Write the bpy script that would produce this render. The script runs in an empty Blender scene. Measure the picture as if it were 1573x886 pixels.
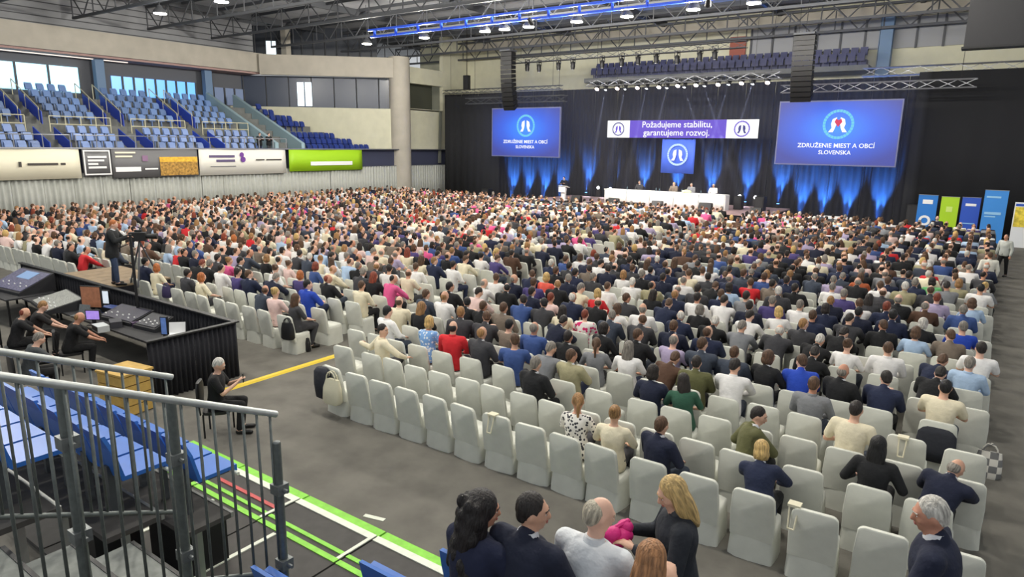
import bpy, bmesh, math, random
import numpy as np
from mathutils import Vector, Matrix
R = random.Random(7)
SC = bpy.context.scene
COL = SC.collection
PI = math.pi
# ------------------------------------------------------------------ camera (two vanishing points of the hall)
FW, FH, FPX = 1573, 886, 1025.0
CAMH = 5.0
MC = np.array([[0.81687236, 0.57664788, 0.01402719],
               [0.1325398, -0.1639757, -0.97751991],
               [-0.56138467, 0.80036816, -0.21037601]])     # rows: image right, image down, view direction
cam = bpy.data.cameras.new('camera')
cam.sensor_width = 36.0
cam.lens = 36.0 * FPX / FW
cam.clip_start = 0.1
cam.clip_end = 300
camo = bpy.data.objects.new('camera', cam)
COL.objects.link(camo)
mw = Matrix.Identity(4)
for i in range(3):
    mw[i][0] = MC[0][i]; mw[i][1] = -MC[1][i]; mw[i][2] = -MC[2][i]
mw[2][3] = CAMH
camo.matrix_world = mw
SC.camera = camo
def ray(px, py):
    return MC.T @ np.array([px - FW / 2, py - FH / 2, FPX])
def on_z(px, py, z=0.0):
    r = ray(px, py); t = (z - CAMH) / r[2]; return Vector((r[0] * t, r[1] * t, z))
def on_y(px, py, y):
    r = ray(px, py); t = y / r[1]; return Vector((r[0] * t, y, CAMH + r[2] * t))
def on_x(px, py, x):
    r = ray(px, py); t = x / r[0]; return Vector((x, r[1] * t, CAMH + r[2] * t))
def project(p):
    c = MC @ (np.array(p, float) - np.array([0, 0, CAMH])); return FW / 2 + FPX * c[0] / c[2], FH / 2 + FPX * c[1] / c[2]
# ------------------------------------------------------------------ world, exposure
SC.view_settings.view_transform = 'Standard'
SC.view_settings.look = 'None'
SC.view_settings.exposure = 0.15
SC.view_settings.gamma = 1.0
SC.view_settings.use_curve_mapping = False
w = bpy.data.worlds.new('world'); SC.world = w; w.use_nodes = True
w.node_tree.nodes['Background'].inputs[0].default_value = (0.93, 0.97, 1.0, 1)
w.node_tree.nodes['Background'].inputs[1].default_value = 0.52
LAMP_W = 1000.0          # each high-bay lamp
# ------------------------------------------------------------------ materials
MATS = {}
def lin(c):
    return tuple((x / 12.92 if x <= 0.04045 else ((x + 0.055) / 1.055) ** 2.4) for x in c)
def rgb(r, g, b):
    return lin((r / 255, g / 255, b / 255)) + (1.0,)
def mat(name, color=None, rough=0.7, metal=0.0, noise=0.0, nscale=8.0, bump=0.0, bscale=60.0, emit=0.0, objcol=False, attr=None, stretch=None, sheen=0.0):
    if name in MATS: return MATS[name]
    m = bpy.data.materials.new(name); m.use_nodes = True
    nt = m.node_tree; b = nt.nodes['Principled BSDF']
    b.inputs['Roughness'].default_value = rough
    b.inputs['Metallic'].default_value = metal
    src = None
    if objcol:
        oi = nt.nodes.new('ShaderNodeObjectInfo'); src = oi.outputs['Color']
    elif attr:
        at = nt.nodes.new('ShaderNodeAttribute'); at.attribute_name = attr; src = at.outputs['Color']
    else:
        b.inputs['Base Color'].default_value = color
    tc = nt.nodes.new('ShaderNodeTexCoord')
    vec = tc.outputs['Object']
    if stretch:
        mp = nt.nodes.new('ShaderNodeMapping'); mp.inputs['Scale'].default_value = stretch
        nt.links.new(vec, mp.inputs['Vector']); vec = mp.outputs['Vector']
    if noise > 0:
        n = nt.nodes.new('ShaderNodeTexNoise'); n.inputs['Scale'].default_value = nscale; n.inputs['Detail'].default_value = 4
        nt.links.new(vec, n.inputs['Vector'])
        mr = nt.nodes.new('ShaderNodeMapRange')
        mr.inputs['From Min'].default_value = 0.3; mr.inputs['From Max'].default_value = 0.7
        mr.inputs['To Min'].default_value = 1 - noise; mr.inputs['To Max'].default_value = 1 + noise
        nt.links.new(n.outputs['Fac'], mr.inputs['Value'])
        mx = nt.nodes.new('ShaderNodeMix'); mx.data_type = 'RGBA'; mx.blend_type = 'MULTIPLY'; mx.inputs[0].default_value = 1
        if src: nt.links.new(src, mx.inputs[6])
        else: mx.inputs[6].default_value = color
        cb = nt.nodes.new('ShaderNodeCombineColor')
        for k in range(3): nt.links.new(mr.outputs['Result'], cb.inputs[k])
        nt.links.new(cb.outputs[0], mx.inputs[7])
        src = mx.outputs[2]
    if src: nt.links.new(src, b.inputs['Base Color'])
    if bump > 0:
        n2 = nt.nodes.new('ShaderNodeTexNoise'); n2.inputs['Scale'].default_value = bscale; n2.inputs['Detail'].default_value = 3
        nt.links.new(vec, n2.inputs['Vector'])
        bp = nt.nodes.new('ShaderNodeBump'); bp.inputs['Strength'].default_value = bump; bp.inputs['Distance'].default_value = 0.02
        nt.links.new(n2.outputs['Fac'], bp.inputs['Height']); nt.links.new(bp.outputs['Normal'], b.inputs['Normal'])
    if emit > 0:
        b.inputs['Emission Color'].default_value = color; b.inputs['Emission Strength'].default_value = emit
    if name.startswith('led_'): b.inputs['Base Color'].default_value = (.01, .01, .012, 1); b.inputs['Specular IOR Level'].default_value = .1
    MATS[name] = m
    return m
# ------------------------------------------------------------------ mesh helpers
class MB:
    def __init__(s): s.v = []; s.f = []
    def add(s, vs, fs):
        o = len(s.v); s.v += [tuple(v) for v in vs]; s.f += [tuple(i + o for i in f) for f in fs]; return s
    def box(s, x0, x1, y0, y1, z0, z1, M=None):
        vs = [Vector((x, y, z)) for z in (z0, z1) for y in (y0, y1) for x in (x0, x1)]
        if M: vs = [M @ v for v in vs]
        return s.add(vs, [(0, 2, 3, 1), (4, 5, 7, 6), (0, 1, 5, 4), (2, 6, 7, 3), (0, 4, 6, 2), (1, 3, 7, 5)])
    def tube(s, p0, p1, r0, r1=None, n=8):
        p0 = Vector(p0); p1 = Vector(p1); r1 = r0 if r1 is None else r1
        q = (p1 - p0).to_track_quat('Z', 'Y').to_matrix()
        vs = []
        for p, r in ((p0, r0), (p1, r1)):
            for k in range(n):
                a = 2 * PI * k / n; vs.append(p + q @ Vector((math.cos(a) * r, math.sin(a) * r, 0)))
        fs = [(k, (k + 1) % n, n + (k + 1) % n, n + k) for k in range(n)] + [tuple(range(n - 1, -1, -1)), tuple(range(n, 2 * n))]
        return s.add(vs, fs)
    def ell(s, c, rad, M=None, nu=14, nv=9):
        vs = []; fs = []
        c = Vector(c)
        for j in range(1, nv):
            t = PI * j / nv
            for i in range(nu):
                a = 2 * PI * i / nu
                v = Vector((rad[0] * math.sin(t) * math.cos(a), rad[1] * math.sin(t) * math.sin(a), rad[2] * math.cos(t)))
                vs.append(c + (M @ v if M else v))
        top = Vector((0, 0, rad[2])); vs.append(c + (M @ top if M else top)); vs.append(c - (M @ top if M else top))
        T, B = len(vs) - 2, len(vs) - 1
        for j in range(nv - 2):
            for i in range(nu):
                fs.append((j * nu + i, (j + 1) * nu + i, (j + 1) * nu + (i + 1) % nu, j * nu + (i + 1) % nu))
        for i in range(nu):
            fs.append((T, i, (i + 1) % nu)); fs.append((B, (nv - 2) * nu + (i + 1) % nu, (nv - 2) * nu + i))
        return s.add(vs, fs)
    def cap(s, p0, p1, r0, r1, n=10):
        p0 = Vector(p0); p1 = Vector(p1); d = p1 - p0; L = d.length or 1e-6
        q = d.to_track_quat('Z', 'Y').to_matrix(); rings = []
        for k in range(3, 0, -1): rings.append((-r0 * math.sin(k * PI / 8), r0 * math.cos(k * PI / 8)))
        rings.append((0, r0)); rings.append((L, r1))
        for k in range(1, 4): rings.append((L + r1 * math.sin(k * PI / 8), r1 * math.cos(k * PI / 8)))
        return s.rings([(p0 + q @ Vector((0, 0, h)), r, r, q) for h, r in rings], n)
    def rings(s, secs, n=16, pw=2.0):
        vs = []; fs = []
        for c, rx, ry, q in secs:
            for k in range(n):
                a = 2 * PI * k / n; ca, sa = math.cos(a), math.sin(a)
                e = 2.0 / pw
                vs.append(Vector(c) + q @ Vector((math.copysign(abs(ca) ** e, ca) * rx, math.copysign(abs(sa) ** e, sa) * ry, 0)))
        for j in range(len(secs) - 1):
            for k in range(n):
                fs.append((j * n + k, j * n + (k + 1) % n, (j + 1) * n + (k + 1) % n, (j + 1) * n + k))
        fs.append(tuple(range(n - 1, -1, -1))); fs.append(tuple(range((len(secs) - 1) * n, len(secs) * n)))
        return s.add(vs, fs)
    def prism(s, pts, h0, h1, M=None):
        n = len(pts)
        vs = [Vector((x, y, h0)) for x, y in pts] + [Vector((x, y, h1)) for x, y in pts]
        if M: vs = [M @ v for v in vs]
        return s.add(vs, [tuple(range(n - 1, -1, -1)), tuple(range(n, 2 * n))] + [(k, (k + 1) % n, n + (k + 1) % n, n + k) for k in range(n)])
    def mesh(s, name, m=None, smooth=False, angle=None):
        me = bpy.data.meshes.new(name); me.from_pydata([tuple(v) for v in s.v], [], s.f)
        bm = bmesh.new(); bm.from_mesh(me); bmesh.ops.recalc_face_normals(bm, faces=bm.faces); bm.to_mesh(me); bm.free()
        if m: me.materials.append(m)
        if smooth or angle:
            me.polygons.foreach_set('use_smooth', [True] * len(me.polygons))
            if angle: me.set_sharp_from_angle(angle=math.radians(angle))
        return me
def obj(name, me, parent=None, loc=None, rz=None, color=None, label=None, cat=None, group=None, kind=None):
    o = bpy.data.objects.new(name, me); COL.objects.link(o)
    if parent: o.parent = parent
    if loc is not None: o.location = loc
    if rz is not None: o.rotation_euler = (0, 0, rz)
    if color is not None: o.color = color
    if label: o['label'] = label
    if cat: o['category'] = cat
    if group: o['group'] = group
    if kind: o['kind'] = kind
    return o
def struct(name, mb, m, parent=None, **k):
    return obj(name, mb.mesh(name, m, **k), parent, kind=None if parent else 'structure')
def thing(name, label, cat, loc=(0, 0, 0), rz=0.0, group=None):
    return obj(name, None, None, loc, rz, None, label, cat, group)
ONES = ['', 'first', 'second', 'third', 'fourth', 'fifth', 'sixth', 'seventh', 'eighth', 'ninth', 'tenth', 'eleventh', 'twelfth', 'thirteenth', 'fourteenth', 'fifteenth', 'sixteenth', 'seventeenth', 'eighteenth', 'nineteenth']
def nth(n):
    if n < 20: return ONES[n]
    t = {2: 'twent', 3: 'thirt', 4: 'fort', 5: 'fift'}[n // 10]
    return t + 'ieth' if n % 10 == 0 else t + 'y-' + ONES[n % 10]
def spot(name, loc, target, energy, color, size=30, blend=0.5, r=0.1):
    l = bpy.data.lights.new(name, 'SPOT'); l.energy = energy; l.color = color; l.spot_size = math.radians(size); l.spot_blend = blend; l.shadow_soft_size = r
    o = bpy.data.objects.new(name, l); COL.objects.link(o); o.location = loc
    o.rotation_euler = (Vector(target) - Vector(loc)).to_track_quat('-Z', 'Y').to_euler(); return o
def text_mesh(name, s, size, m, align='CENTER', bold=0.0, depth=0.004):
    cu = bpy.data.curves.new(name, 'FONT'); cu.body = s; cu.size = size; cu.align_x = align; cu.align_y = 'CENTER'; cu.extrude = depth; cu.offset = bold; cu.resolution_u = 3
    t = bpy.data.objects.new(name, cu); COL.objects.link(t)
    dg = bpy.context.evaluated_depsgraph_get()
    me = bpy.data.meshes.new_from_object(t.evaluated_get(dg)); me.name = name
    bpy.data.objects.remove(t); me.materials.clear(); me.materials.append(m)
    return me
# rotation that stands a flat XY drawing upright, facing -Y (towards the audience) or +X (left stand)
FACE_MY = (PI / 2, 0, 0)
FACE_PX = (PI / 2, 0, PI / 2)
M_FLOOR = mat('floor_carpet', rgb(106, 103, 96), 0.9, noise=0.22, nscale=1.6, bump=0.5, bscale=3.0)
M_BEIGE = mat('painted_wall', rgb(205, 203, 180), 0.8, noise=0.05, nscale=1.5)
M_CONC = mat('concrete_beam', rgb(178, 172, 160), 0.85, noise=0.08, nscale=1.0)
M_DARK = mat('dark_ceiling', rgb(150, 151, 154), 0.9, noise=0.12, nscale=0.6)
M_TRUSS = mat('truss_steel', rgb(78, 80, 84), 0.6, 0.3)
M_ALU = mat('aluminium_truss', rgb(150, 152, 158), 0.4, 0.7)
M_BLACKCLOTH = mat('black_drape', rgb(30, 30, 36), 0.95, bump=0.2, bscale=20)
M_BLACK = mat('black_plastic', rgb(20, 20, 22), 0.5)
M_STEEL = mat('galvanised_steel', rgb(120, 124, 124), 0.45, 0.55, noise=0.15, nscale=20)
M_WHITE = mat('white_print', rgb(240, 240, 240), 0.7)
M_STEP = mat('stand_concrete', rgb(112, 114, 112), 0.9, noise=0.15, nscale=2)
M_BLUESEAT = mat('blue_seat_plastic', rgb(45, 105, 190), 0.35, noise=0.05, nscale=10)
M_NAVYSEAT = mat('tinted_blue_seat', objcol=True, rough=0.4)
spot('added_flag_spot', (-18.5, 38, 11.5), (-18.5, 47, 4.3), 1500, (.9, .92, 1), 16, .4, .2)  # added lamp without a fixture, brightens the emblem flag
# ================================================================== people
M_SKIN = mat('skin', objcol=True, rough=0.55, noise=0.06, nscale=14)
M_HAIR = mat('hair', objcol=True, rough=0.55, noise=0.5, nscale=55, bump=1.0, bscale=70, stretch=(1, 1, 0.12))
M_FAB = mat('fabric', objcol=True, rough=0.9, noise=0.10, nscale=6, bump=1.0, bscale=9)
M_LEATH = mat('leather', objcol=True, rough=0.35, bump=0.3, bscale=10)
M_EYEW = mat('eye_white', rgb(225, 220, 212), 0.3); M_EYED = mat('eye_iris', rgb(40, 28, 20), 0.2); M_LIP = mat('lips', rgb(165, 92, 86), 0.5)
def pattern_mat(name, kind, ca, cb, scale):
    m = bpy.data.materials.new(name); m.use_nodes = True; nt = m.node_tree; b = nt.nodes['Principled BSDF']; b.inputs['Roughness'].default_value = .9
    tc = nt.nodes.new('ShaderNodeTexCoord')
    if kind == 'blot':
        n = nt.nodes.new('ShaderNodeTexVoronoi'); n.inputs['Scale'].default_value = scale; out = n.outputs['Distance']; lo, hi = .38, .42
    elif kind == 'check':
        n = nt.nodes.new('ShaderNodeTexChecker'); n.inputs['Scale'].default_value = scale; out = n.outputs['Fac']; lo, hi = .4, .6
    else:
        n = nt.nodes.new('ShaderNodeTexWave'); n.inputs['Scale'].default_value = scale; n.bands_direction = 'X'; out = n.outputs['Fac']; lo, hi = .45, .55
    nt.links.new(tc.outputs['Object'], n.inputs['Vector'])
    cr = nt.nodes.new('ShaderNodeValToRGB'); cr.color_ramp.elements[0].position = lo; cr.color_ramp.elements[1].position = hi
    cr.color_ramp.elements[0].color = ca; cr.color_ramp.elements[1].color = cb
    nt.links.new(out, cr.inputs['Fac']); nt.links.new(cr.outputs['Color'], b.inputs['Base Color'])
    return m
PATT = {'floral': pattern_mat('floral_print', 'blot', rgb(60, 60, 66), rgb(232, 228, 220), 22), 'bluepat': pattern_mat('blue_print', 'blot', rgb(225, 232, 240), rgb(120, 165, 220), 18),
        'pinkpat': pattern_mat('pink_print', 'blot', rgb(214, 44, 110), rgb(236, 228, 224), 12), 'mono': pattern_mat('mono_print', 'check', rgb(50, 50, 54), rgb(225, 222, 215), 24)}
def remeshed(mb, voxel, smooth, tris, name, m):
    me = mb.mesh('tmp'); o = bpy.data.objects.new('tmp', me); COL.objects.link(o)
    md = o.modifiers.new('r', 'REMESH'); md.mode = 'VOXEL'; md.voxel_size = voxel; md.use_smooth_shade = True
    if smooth: s = o.modifiers.new('s', 'SMOOTH'); s.factor = .5; s.iterations = smooth
    dg = bpy.context.evaluated_depsgraph_get()
    n = sum(len(p.vertices) - 2 for p in o.evaluated_get(dg).data.polygons)
    if n > tris:
        d = o.modifiers.new('d', 'DECIMATE'); d.ratio = tris / n
        dg = bpy.context.evaluated_depsgraph_get()
    out = bpy.data.meshes.new_from_object(o.evaluated_get(dg)); out.name = name
    bpy.data.objects.remove(o); bpy.data.meshes.remove(me)
    out.materials.clear(); out.materials.append(m)
    out.polygons.foreach_set('use_smooth', [True] * len(out.polygons))
    return out
def V(*a): return Vector(a)
def seated_pose(lean=0.05, side=0.0, twist=0.0, hy=0.0, hp=-0.1, arms='lap', legs='flat', female=False):
    P = {'female': female, 'seated': True}
    up_ = V(math.sin(side), math.sin(lean), math.cos(lean)).normalized()
    pel = V(0, -.02, .56); P['up'] = up_; P['pel'] = pel
    rt = V(math.cos(twist), math.sin(twist), 0); rt = (rt - up_ * rt.dot(up_)).normalized(); P['rt'] = rt; P['fw'] = up_.cross(rt)
    sh = pel + up_ * (.49 if not female else .455) + P['fw'] * .0
    P['sh'] = sh; P['neck'] = sh + up_ * .052
    P['head'] = P['neck'] + up_ * .148 + P['fw'] * .035
    P['headM'] = Matrix.Translation(P['head']) @ Matrix.Rotation(twist + hy, 4, 'Z') @ Matrix.Rotation(hp - lean * .5, 4, 'X')
    hw = .20 if not female else .172
    P['S'] = [sh + rt * hw * s + up_ * -.015 for s in (-1, 1)]
    P['E'] = []; P['W'] = []; P['H'] = []
    for i, s in enumerate((-1, 1)):
        if arms == 'lap': e, wv, h = V(s * .27, .10, .80), V(s * .12, .31, .70), V(-s * .3, .9, -.15)
        elif arms == 'fold': e, wv, h = V(s * .27, .14, .82), V(-s * .08, .26, .86 + .03 * s), V(-s, .1, .1)
        elif arms == 'phone': e, wv, h = V(s * .25, .14, .80), V(s * .07, .34, .92), V(-s * .3, .6, .6)
        elif arms == 'knees': e, wv, h = V(s * .26, .28, .80), V(s * .12, .48, .68), V(-s * .2, .9, -.3)
        elif arms == 'spread': e, wv, h = V(s * .36, .04, .84), (V(s * .30, .30, .70) if s > 0 else V(-.58, -.02, .92)), V(s * .2, .9, 0)
        else: e, wv, h = V(s * .30, .02, .78), V(s * .25, .28, .70), V(0, 1, -.2)
        dx = (sh - V(0, 0, 1.05)); dx.z *= .6
        P['E'].append(e + dx * .7); P['W'].append(wv + dx * .5); P['H'].append(h.normalized())
    P['hip'] = [pel + V(s * .09, .0, -.01) for s in (-1, 1)]
    if legs == 'flat': P['K'] = [V(s * .12, .41, .545) for s in (-1, 1)]; P['A'] = [V(s * .12, .35, .09) for s in (-1, 1)]; P['T'] = [V(s * .14, .52, .035) for s in (-1, 1)]
    elif legs == 'tuck': P['K'] = [V(s * .1, .42, .54) for s in (-1, 1)]; P['A'] = [V(s * .09, .28, .1) for s in (-1, 1)]; P['T'] = [V(s * .1, .44, .035) for s in (-1, 1)]
    else: P['K'] = [V(-.09, .43, .55), V(.02, .46, .64)]; P['A'] = [V(-.09, .36, .09), V(-.17, .47, .30)]; P['T'] = [V(-.1, .53, .035), V(-.19, .58, .24)]
    return P
def standing_pose(lean=0.03, hy=0.0, hp=-.05, arms='down', stride=.08, female=False, h=1.0, twist=0.0):
    P = {'female': female, 'seated': False}
    up_ = V(0, math.sin(lean), math.cos(lean)); pel = V(0, 0, .95 * h); P['up'] = up_; P['pel'] = pel
    rt = V(math.cos(twist), math.sin(twist), 0); P['rt'] = rt; P['fw'] = up_.cross(rt)
    sh = pel + up_ * (.48 if not female else .45); P['sh'] = sh; P['neck'] = sh + up_ * .052; P['head'] = P['neck'] + up_ * .148 + P['fw'] * .03
    P['headM'] = Matrix.Translation(P['head']) @ Matrix.Rotation(twist + hy, 4, 'Z') @ Matrix.Rotation(hp, 4, 'X')
    hw = .20 if not female else .172
    P['S'] = [sh + rt * hw * s + up_ * -.015 for s in (-1, 1)]; P['E'] = []; P['W'] = []; P['H'] = []
    for s in (-1, 1):
        if arms == 'down': e, wv, hd = V(s * .27, -.02, -.29), V(s * .27, .06, -.54), V(0, .1, -1)
        elif arms == 'fold': e, wv, hd = V(s * .28, .08, -.25), V(-s * .06, .25, -.2 + .03 * s), V(-s, .1, .1)
        elif arms == 'hold': e, wv, hd = V(s * .27, .06, -.26), V(s * .12, .30, -.16), V(-s * .5, .8, .2)
        elif arms == 'camera': e, wv, hd = V(s * .28, .14, -.22), V(s * .12, .38, -.12), V(-s * .3, .9, .1)
        else: e, wv, hd = (V(.27, -.02, -.29), V(.26, .10, -.53), V(0, .2, -1)) if s > 0 else (V(-.27, .08, -.27), V(-.24, .30, -.36), V(0, .9, -.4))
        q = Matrix.Rotation(twist, 3, 'Z'); P['E'].append(sh + q @ e); P['W'].append(sh + q @ wv); P['H'].append((q @ hd).normalized())
    P['hip'] = [pel + V(s * .09, 0, -.02) for s in (-1, 1)]
    P['K'] = [V(s * .1, s * stride * .6 + .02, .51 * h) for s in (-1, 1)]; P['A'] = [V(s * .1, s * stride, .09) for s in (-1, 1)]; P['T'] = [V(s * .13, s * stride + .18, .035) for s in (-1, 1)]
    return P
def torso(mb, P, g, top=True, bottom=True, hips=True):
    f = P['female']; q = Matrix((P['rt'], P['fw'], P['up'])).transposed()
    L = (P['sh'] - P['pel']).length
    sec = [(-.10, .15, .11), (-.04, .178, .13), (.06, .17, .125), (.20, .152, .112), (.34, .172, .125), (.43, .182, .118), (.485, .155, .095), (.53, .085, .075)] if not f else \
          [(-.10, .16, .115), (-.04, .185, .135), (.06, .165, .12), (.20, .132, .1), (.33, .152, .122), (.41, .155, .11), (.46, .13, .085), (.50, .07, .065)]
    k = L / (.49 if not f else .455)
    if not hips: sec = sec[1:]
    mb.rings([(P['pel'] + P['up'] * s * k, rx + g, ry + g, q) for s, rx, ry in sec], 18, 2.3)
def hand(mb, w_, d, fw, s):
    d = d.normalized(); sd = d.cross(V(0, 0, 1)); sd = sd.normalized() if sd.length > .1 else V(1, 0, 0); nr = sd.cross(d)
    pc = w_ + d * .055
    q = Matrix((sd, d, nr)).transposed()
    mb.ell(pc, (.04, .055, .018), q, 10, 7)
    for k, (off, ln) in enumerate(((-.028, .062), (-.010, .074), (.010, .07), (.027, .054))):
        a = pc + d * .04 + sd * off; b_ = a + (d * .8 - nr * .35).normalized() * ln * .55; c = b_ + (d * .5 - nr * .8).normalized() * ln * .5
        mb.cap(a, b_, .0105, .010, 7); mb.cap(b_, c, .010, .0085, 7)
    a = pc - d * .02 - sd * s * .032; b_ = a + (d * .6 - sd * s * .6 - nr * .2).normalized() * .04; c = b_ + (d * .9 - nr * .3).normalized() * .03
    mb.cap(a, b_, .0125, .0105, 7); mb.cap(b_, c, .0105, .009, 7)
def body_mesh(P, tris, voxel=.0125):
    mb = MB(); torso(mb, P, -.006)
    f = P['female']; k = .88 if f else 1.0
    mb.cap(P['sh'] - P['up'] * .02, P['head'] - P['up'] * .06, .058 * k, .055 * k)
    H = P['headM']; h3 = H.to_3x3()
    def hp_(x, y, z): return H @ V(x, y, z)
    mb.ell(P['head'], (.075, .096, .112), h3, 18, 12); mb.ell(hp_(0, .028, -.062), (.052, .06, .058), h3); mb.ell(hp_(0, .062, -.088), (.026, .026, .022), h3, 10, 7)
    mb.cap(hp_(0, .092, .012), hp_(0, .108, -.022), .011, .016, 8)
    mb.ell(hp_(0, .083, .03), (.05, .018, .014), h3, 10, 7); mb.ell(hp_(0, .086, -.054), (.026, .014, .013), h3, 10, 7)
    for s in (-1, 1): mb.ell(hp_(s * .077, -.004, -.008), (.011, .022, .032), h3, 8, 7); mb.ell(hp_(s * .042, .064, -.022), (.022, .022, .022), h3, 8, 7)
    for i, s in enumerate((-1, 1)):
        mb.cap(P['S'][i], P['E'][i], .05 * k, .04 * k); mb.cap(P['E'][i], P['W'][i], .041 * k, .028 * k); hand(mb, P['W'][i], P['H'][i], P['fw'], s)
        mb.cap(P['hip'][i], P['K'][i], .085, .055); mb.cap(P['K'][i], P['A'][i], .055, .036); mb.cap(P['A'][i] + V(0, -.02, -.03), P['T'][i], .038, .03)
    return remeshed(mb, voxel, 1, tris, 'body', M_SKIN)
def top_mesh(P, kind, tris, voxel=.016):
    # kind: suit (jacket with skirt and lapel), shirt (long sleeve), tee (short sleeve), blouse
    mb = MB(); g = {'suit': .026, 'shirt': .016, 'tee': .016, 'blouse': .014, 'dress': .02}[kind]
    torso(mb, P, g)
    k = .88 if P['female'] else 1.0
    if kind == 'suit':
        mb.cap(P['sh'] + P['up'] * .0 - P['fw'] * .02, P['sh'] + P['up'] * .055 - P['fw'] * .01, .085 * k, .07 * k)
    for i, s in enumerate((-1, 1)):
        S, E_, W_ = P['S'][i], P['E'][i], P['W'][i]
        a = .058 * k + g * .9; mb.cap(P['sh'] + (S - P['sh']) * .45 + P['up'] * -.02, S, .075 * k + g * .5, a)
        if kind in ('tee',): mb.cap(S, S.lerp(E_, .72), a, .056 * k + g * .6)
        elif kind == 'blouse': mb.cap(S, S.lerp(E_, .9), a, .052 * k + g * .6)
        else: mb.cap(S, E_, a, .05 * k + g * .7); mb.cap(E_, E_.lerp(W_, .93), .05 * k + g * .7, .036 * k + g * .45)
    if kind == 'suit' and not P['seated']: mb.rings([(P['pel'] + P['up'] * z, .2 + g * .5, .15 + g * .5, Matrix((P['rt'], P['fw'], P['up'])).transposed()) for z in (-.2, -.05)], 16)
    return remeshed(mb, voxel, 3, tris, 'top', M_FAB)
def bottom_mesh(P, tris, skirt=False):
    mb = MB()
    q = Matrix((P['rt'], P['fw'], P['up'])).transposed()
    mb.rings([(P['pel'] + P['up'] * z, rx, ry, q) for z, rx, ry in ((-.11, .165, .125), (-.03, .192, .146), (.07, .182, .138))], 16)
    for i in (0, 1):
        mb.cap(P['hip'][i], P['K'][i], .1, .074); mb.cap(P['K'][i], P['K'][i].lerp(P['A'][i], .95), .072, .056)
    return remeshed(mb, .018, 2, tris, 'trousers', M_FAB)
def shoe_mesh(P, tris):
    mb = MB()
    for i in (0, 1):
        a, t = P['A'][i], P['T'][i]; mb.cap(a + V(0, -.03, -.045), t + V(0, .02, .005), .043, .04)
    return remeshed(mb, .014, 1, tris, 'shoes', M_LEATH)
def collar_mesh(P):
    q = Matrix((P['rt'], P['fw'], P['up'])).transposed(); k = .88 if P['female'] else 1.0
    c = P['neck'] + P['up'] * .02
    mb = MB(); mb.rings([(c - P['up'] * .03, .078 * k, .074 * k, q), (c + P['up'] * .006, .067 * k, .066 * k, q), (c + P['up'] * .02, .062 * k, .061 * k, q)], 16)
    return mb.mesh('collar', M_FAB, angle=50)
def hair_mesh(style, tris=520):
    mb = MB()
    if style == 'short': mb.ell((0, -.017, .026), (.083, .096, .106)).ell((0, -.055, -.03), (.066, .048, .05))
    elif style == 'crop': mb.ell((0, -.02, .018), (.080, .088, .104)).ell((0, -.055, -.03), (.06, .044, .05))
    elif style == 'bald': mb.ell((0, -.034, -.012), (.0785, .07, .078))
    elif style == 'thin': mb.ell((0, -.04, .01), (.081, .072, .082)).ell((0, -.055, -.03), (.064, .046, .05))
    elif style == 'bob': mb.ell((0, -.018, .025), (.09, .1, .108)).ell((0, -.04, -.05), (.094, .072, .085)).ell((.062, .0, -.04), (.03, .05, .08)).ell((-.062, .0, -.04), (.03, .05, .08))
    elif style == 'long': mb.ell((0, -.018, .025), (.09, .1, .108)).ell((0, -.062, -.12), (.1, .055, .2)).ell((.066, -.01, -.08), (.03, .05, .13)).ell((-.066, -.01, -.08), (.03, .05, .13))
    elif style == 'verylong': mb.ell((0, -.02, .025), (.105, .11, .115)).ell((0, -.08, -.16), (.145, .08, .26)).ell((.075, -.02, -.14), (.045, .06, .2)).ell((-.075, -.02, -.14), (.045, .06, .2)).ell((0, -.08, -.3), (.13, .06, .14))
    if style == 'verylong':
        rr = random.Random(4)
        for k in range(46):
            a = rr.uniform(PI * .95, PI * 2.05); z = rr.uniform(-.42, .06); mb.ell((math.cos(a) * (.1 + .07 * min(1, max(0, -z * 3))), -.035 + math.sin(a) * .11, z), (.034, .034, .05), nu=8, nv=6)
    if style == 'bun': mb.ell((0, -.017, .022), (.082, .096, .104)).ell((0, -.09, .075), (.045, .045, .042))
    elif style == 'tail': mb.ell((0, -.017, .024), (.083, .096, .105)).cap((0, -.1, .04), (0, -.135, -.04), .032, .03).cap((0, -.135, -.04), (.0, -.115, -.22), .03, .016)
    return remeshed(mb, .009, 1 if style == 'verylong' else 2, tris * (5 if style == 'verylong' else 1), 'hair_' + style, M_HAIR)
HAIRM = {s: hair_mesh(s) for s in ('short', 'crop', 'bald', 'thin', 'bob', 'long', 'verylong', 'bun', 'tail')}
eyes_me = MB()
for s in (-1, 1): eyes_me.ell((s * .031, .0815, .006), (.0105, .0070, .0046), nu=10, nv=7)
eyes_me = eyes_me.mesh('eyes', M_EYEW, smooth=True)
iris_me = MB()
for s in (-1, 1): iris_me.ell((s * .031, .0875, .006), (.0055, .003, .0052), nu=8, nv=5)
iris_me = iris_me.mesh('irises', M_EYED, smooth=True)
brow_me = MB().cap((-.048, .082, .028), (-.016, .097, .031), .005, .0055, 6).cap((.048, .082, .028), (.016, .097, .031), .005, .0055, 6).mesh('eyebrows', M_HAIR, smooth=True)
lip_me = MB().ell((0, .0965, -.05), (.023, .008, .0045), nu=10, nv=5).ell((0, .0955, -.058), (.02, .008, .005), nu=10, nv=5).mesh('lips', M_LIP, smooth=True)
VAR = {}
def variant(key, P, top, tris=1.0, voxel=.0125):
    VAR[key] = {'P': P, 'body': body_mesh(P, int(2600 * tris), voxel), 'top': top_mesh(P, top, int(1500 * tris)), 'bottom': bottom_mesh(P, int(800 * tris)), 'shoes': shoe_mesh(P, int(260 * tris)), 'collar': collar_mesh(P), 'kind': top}
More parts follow.
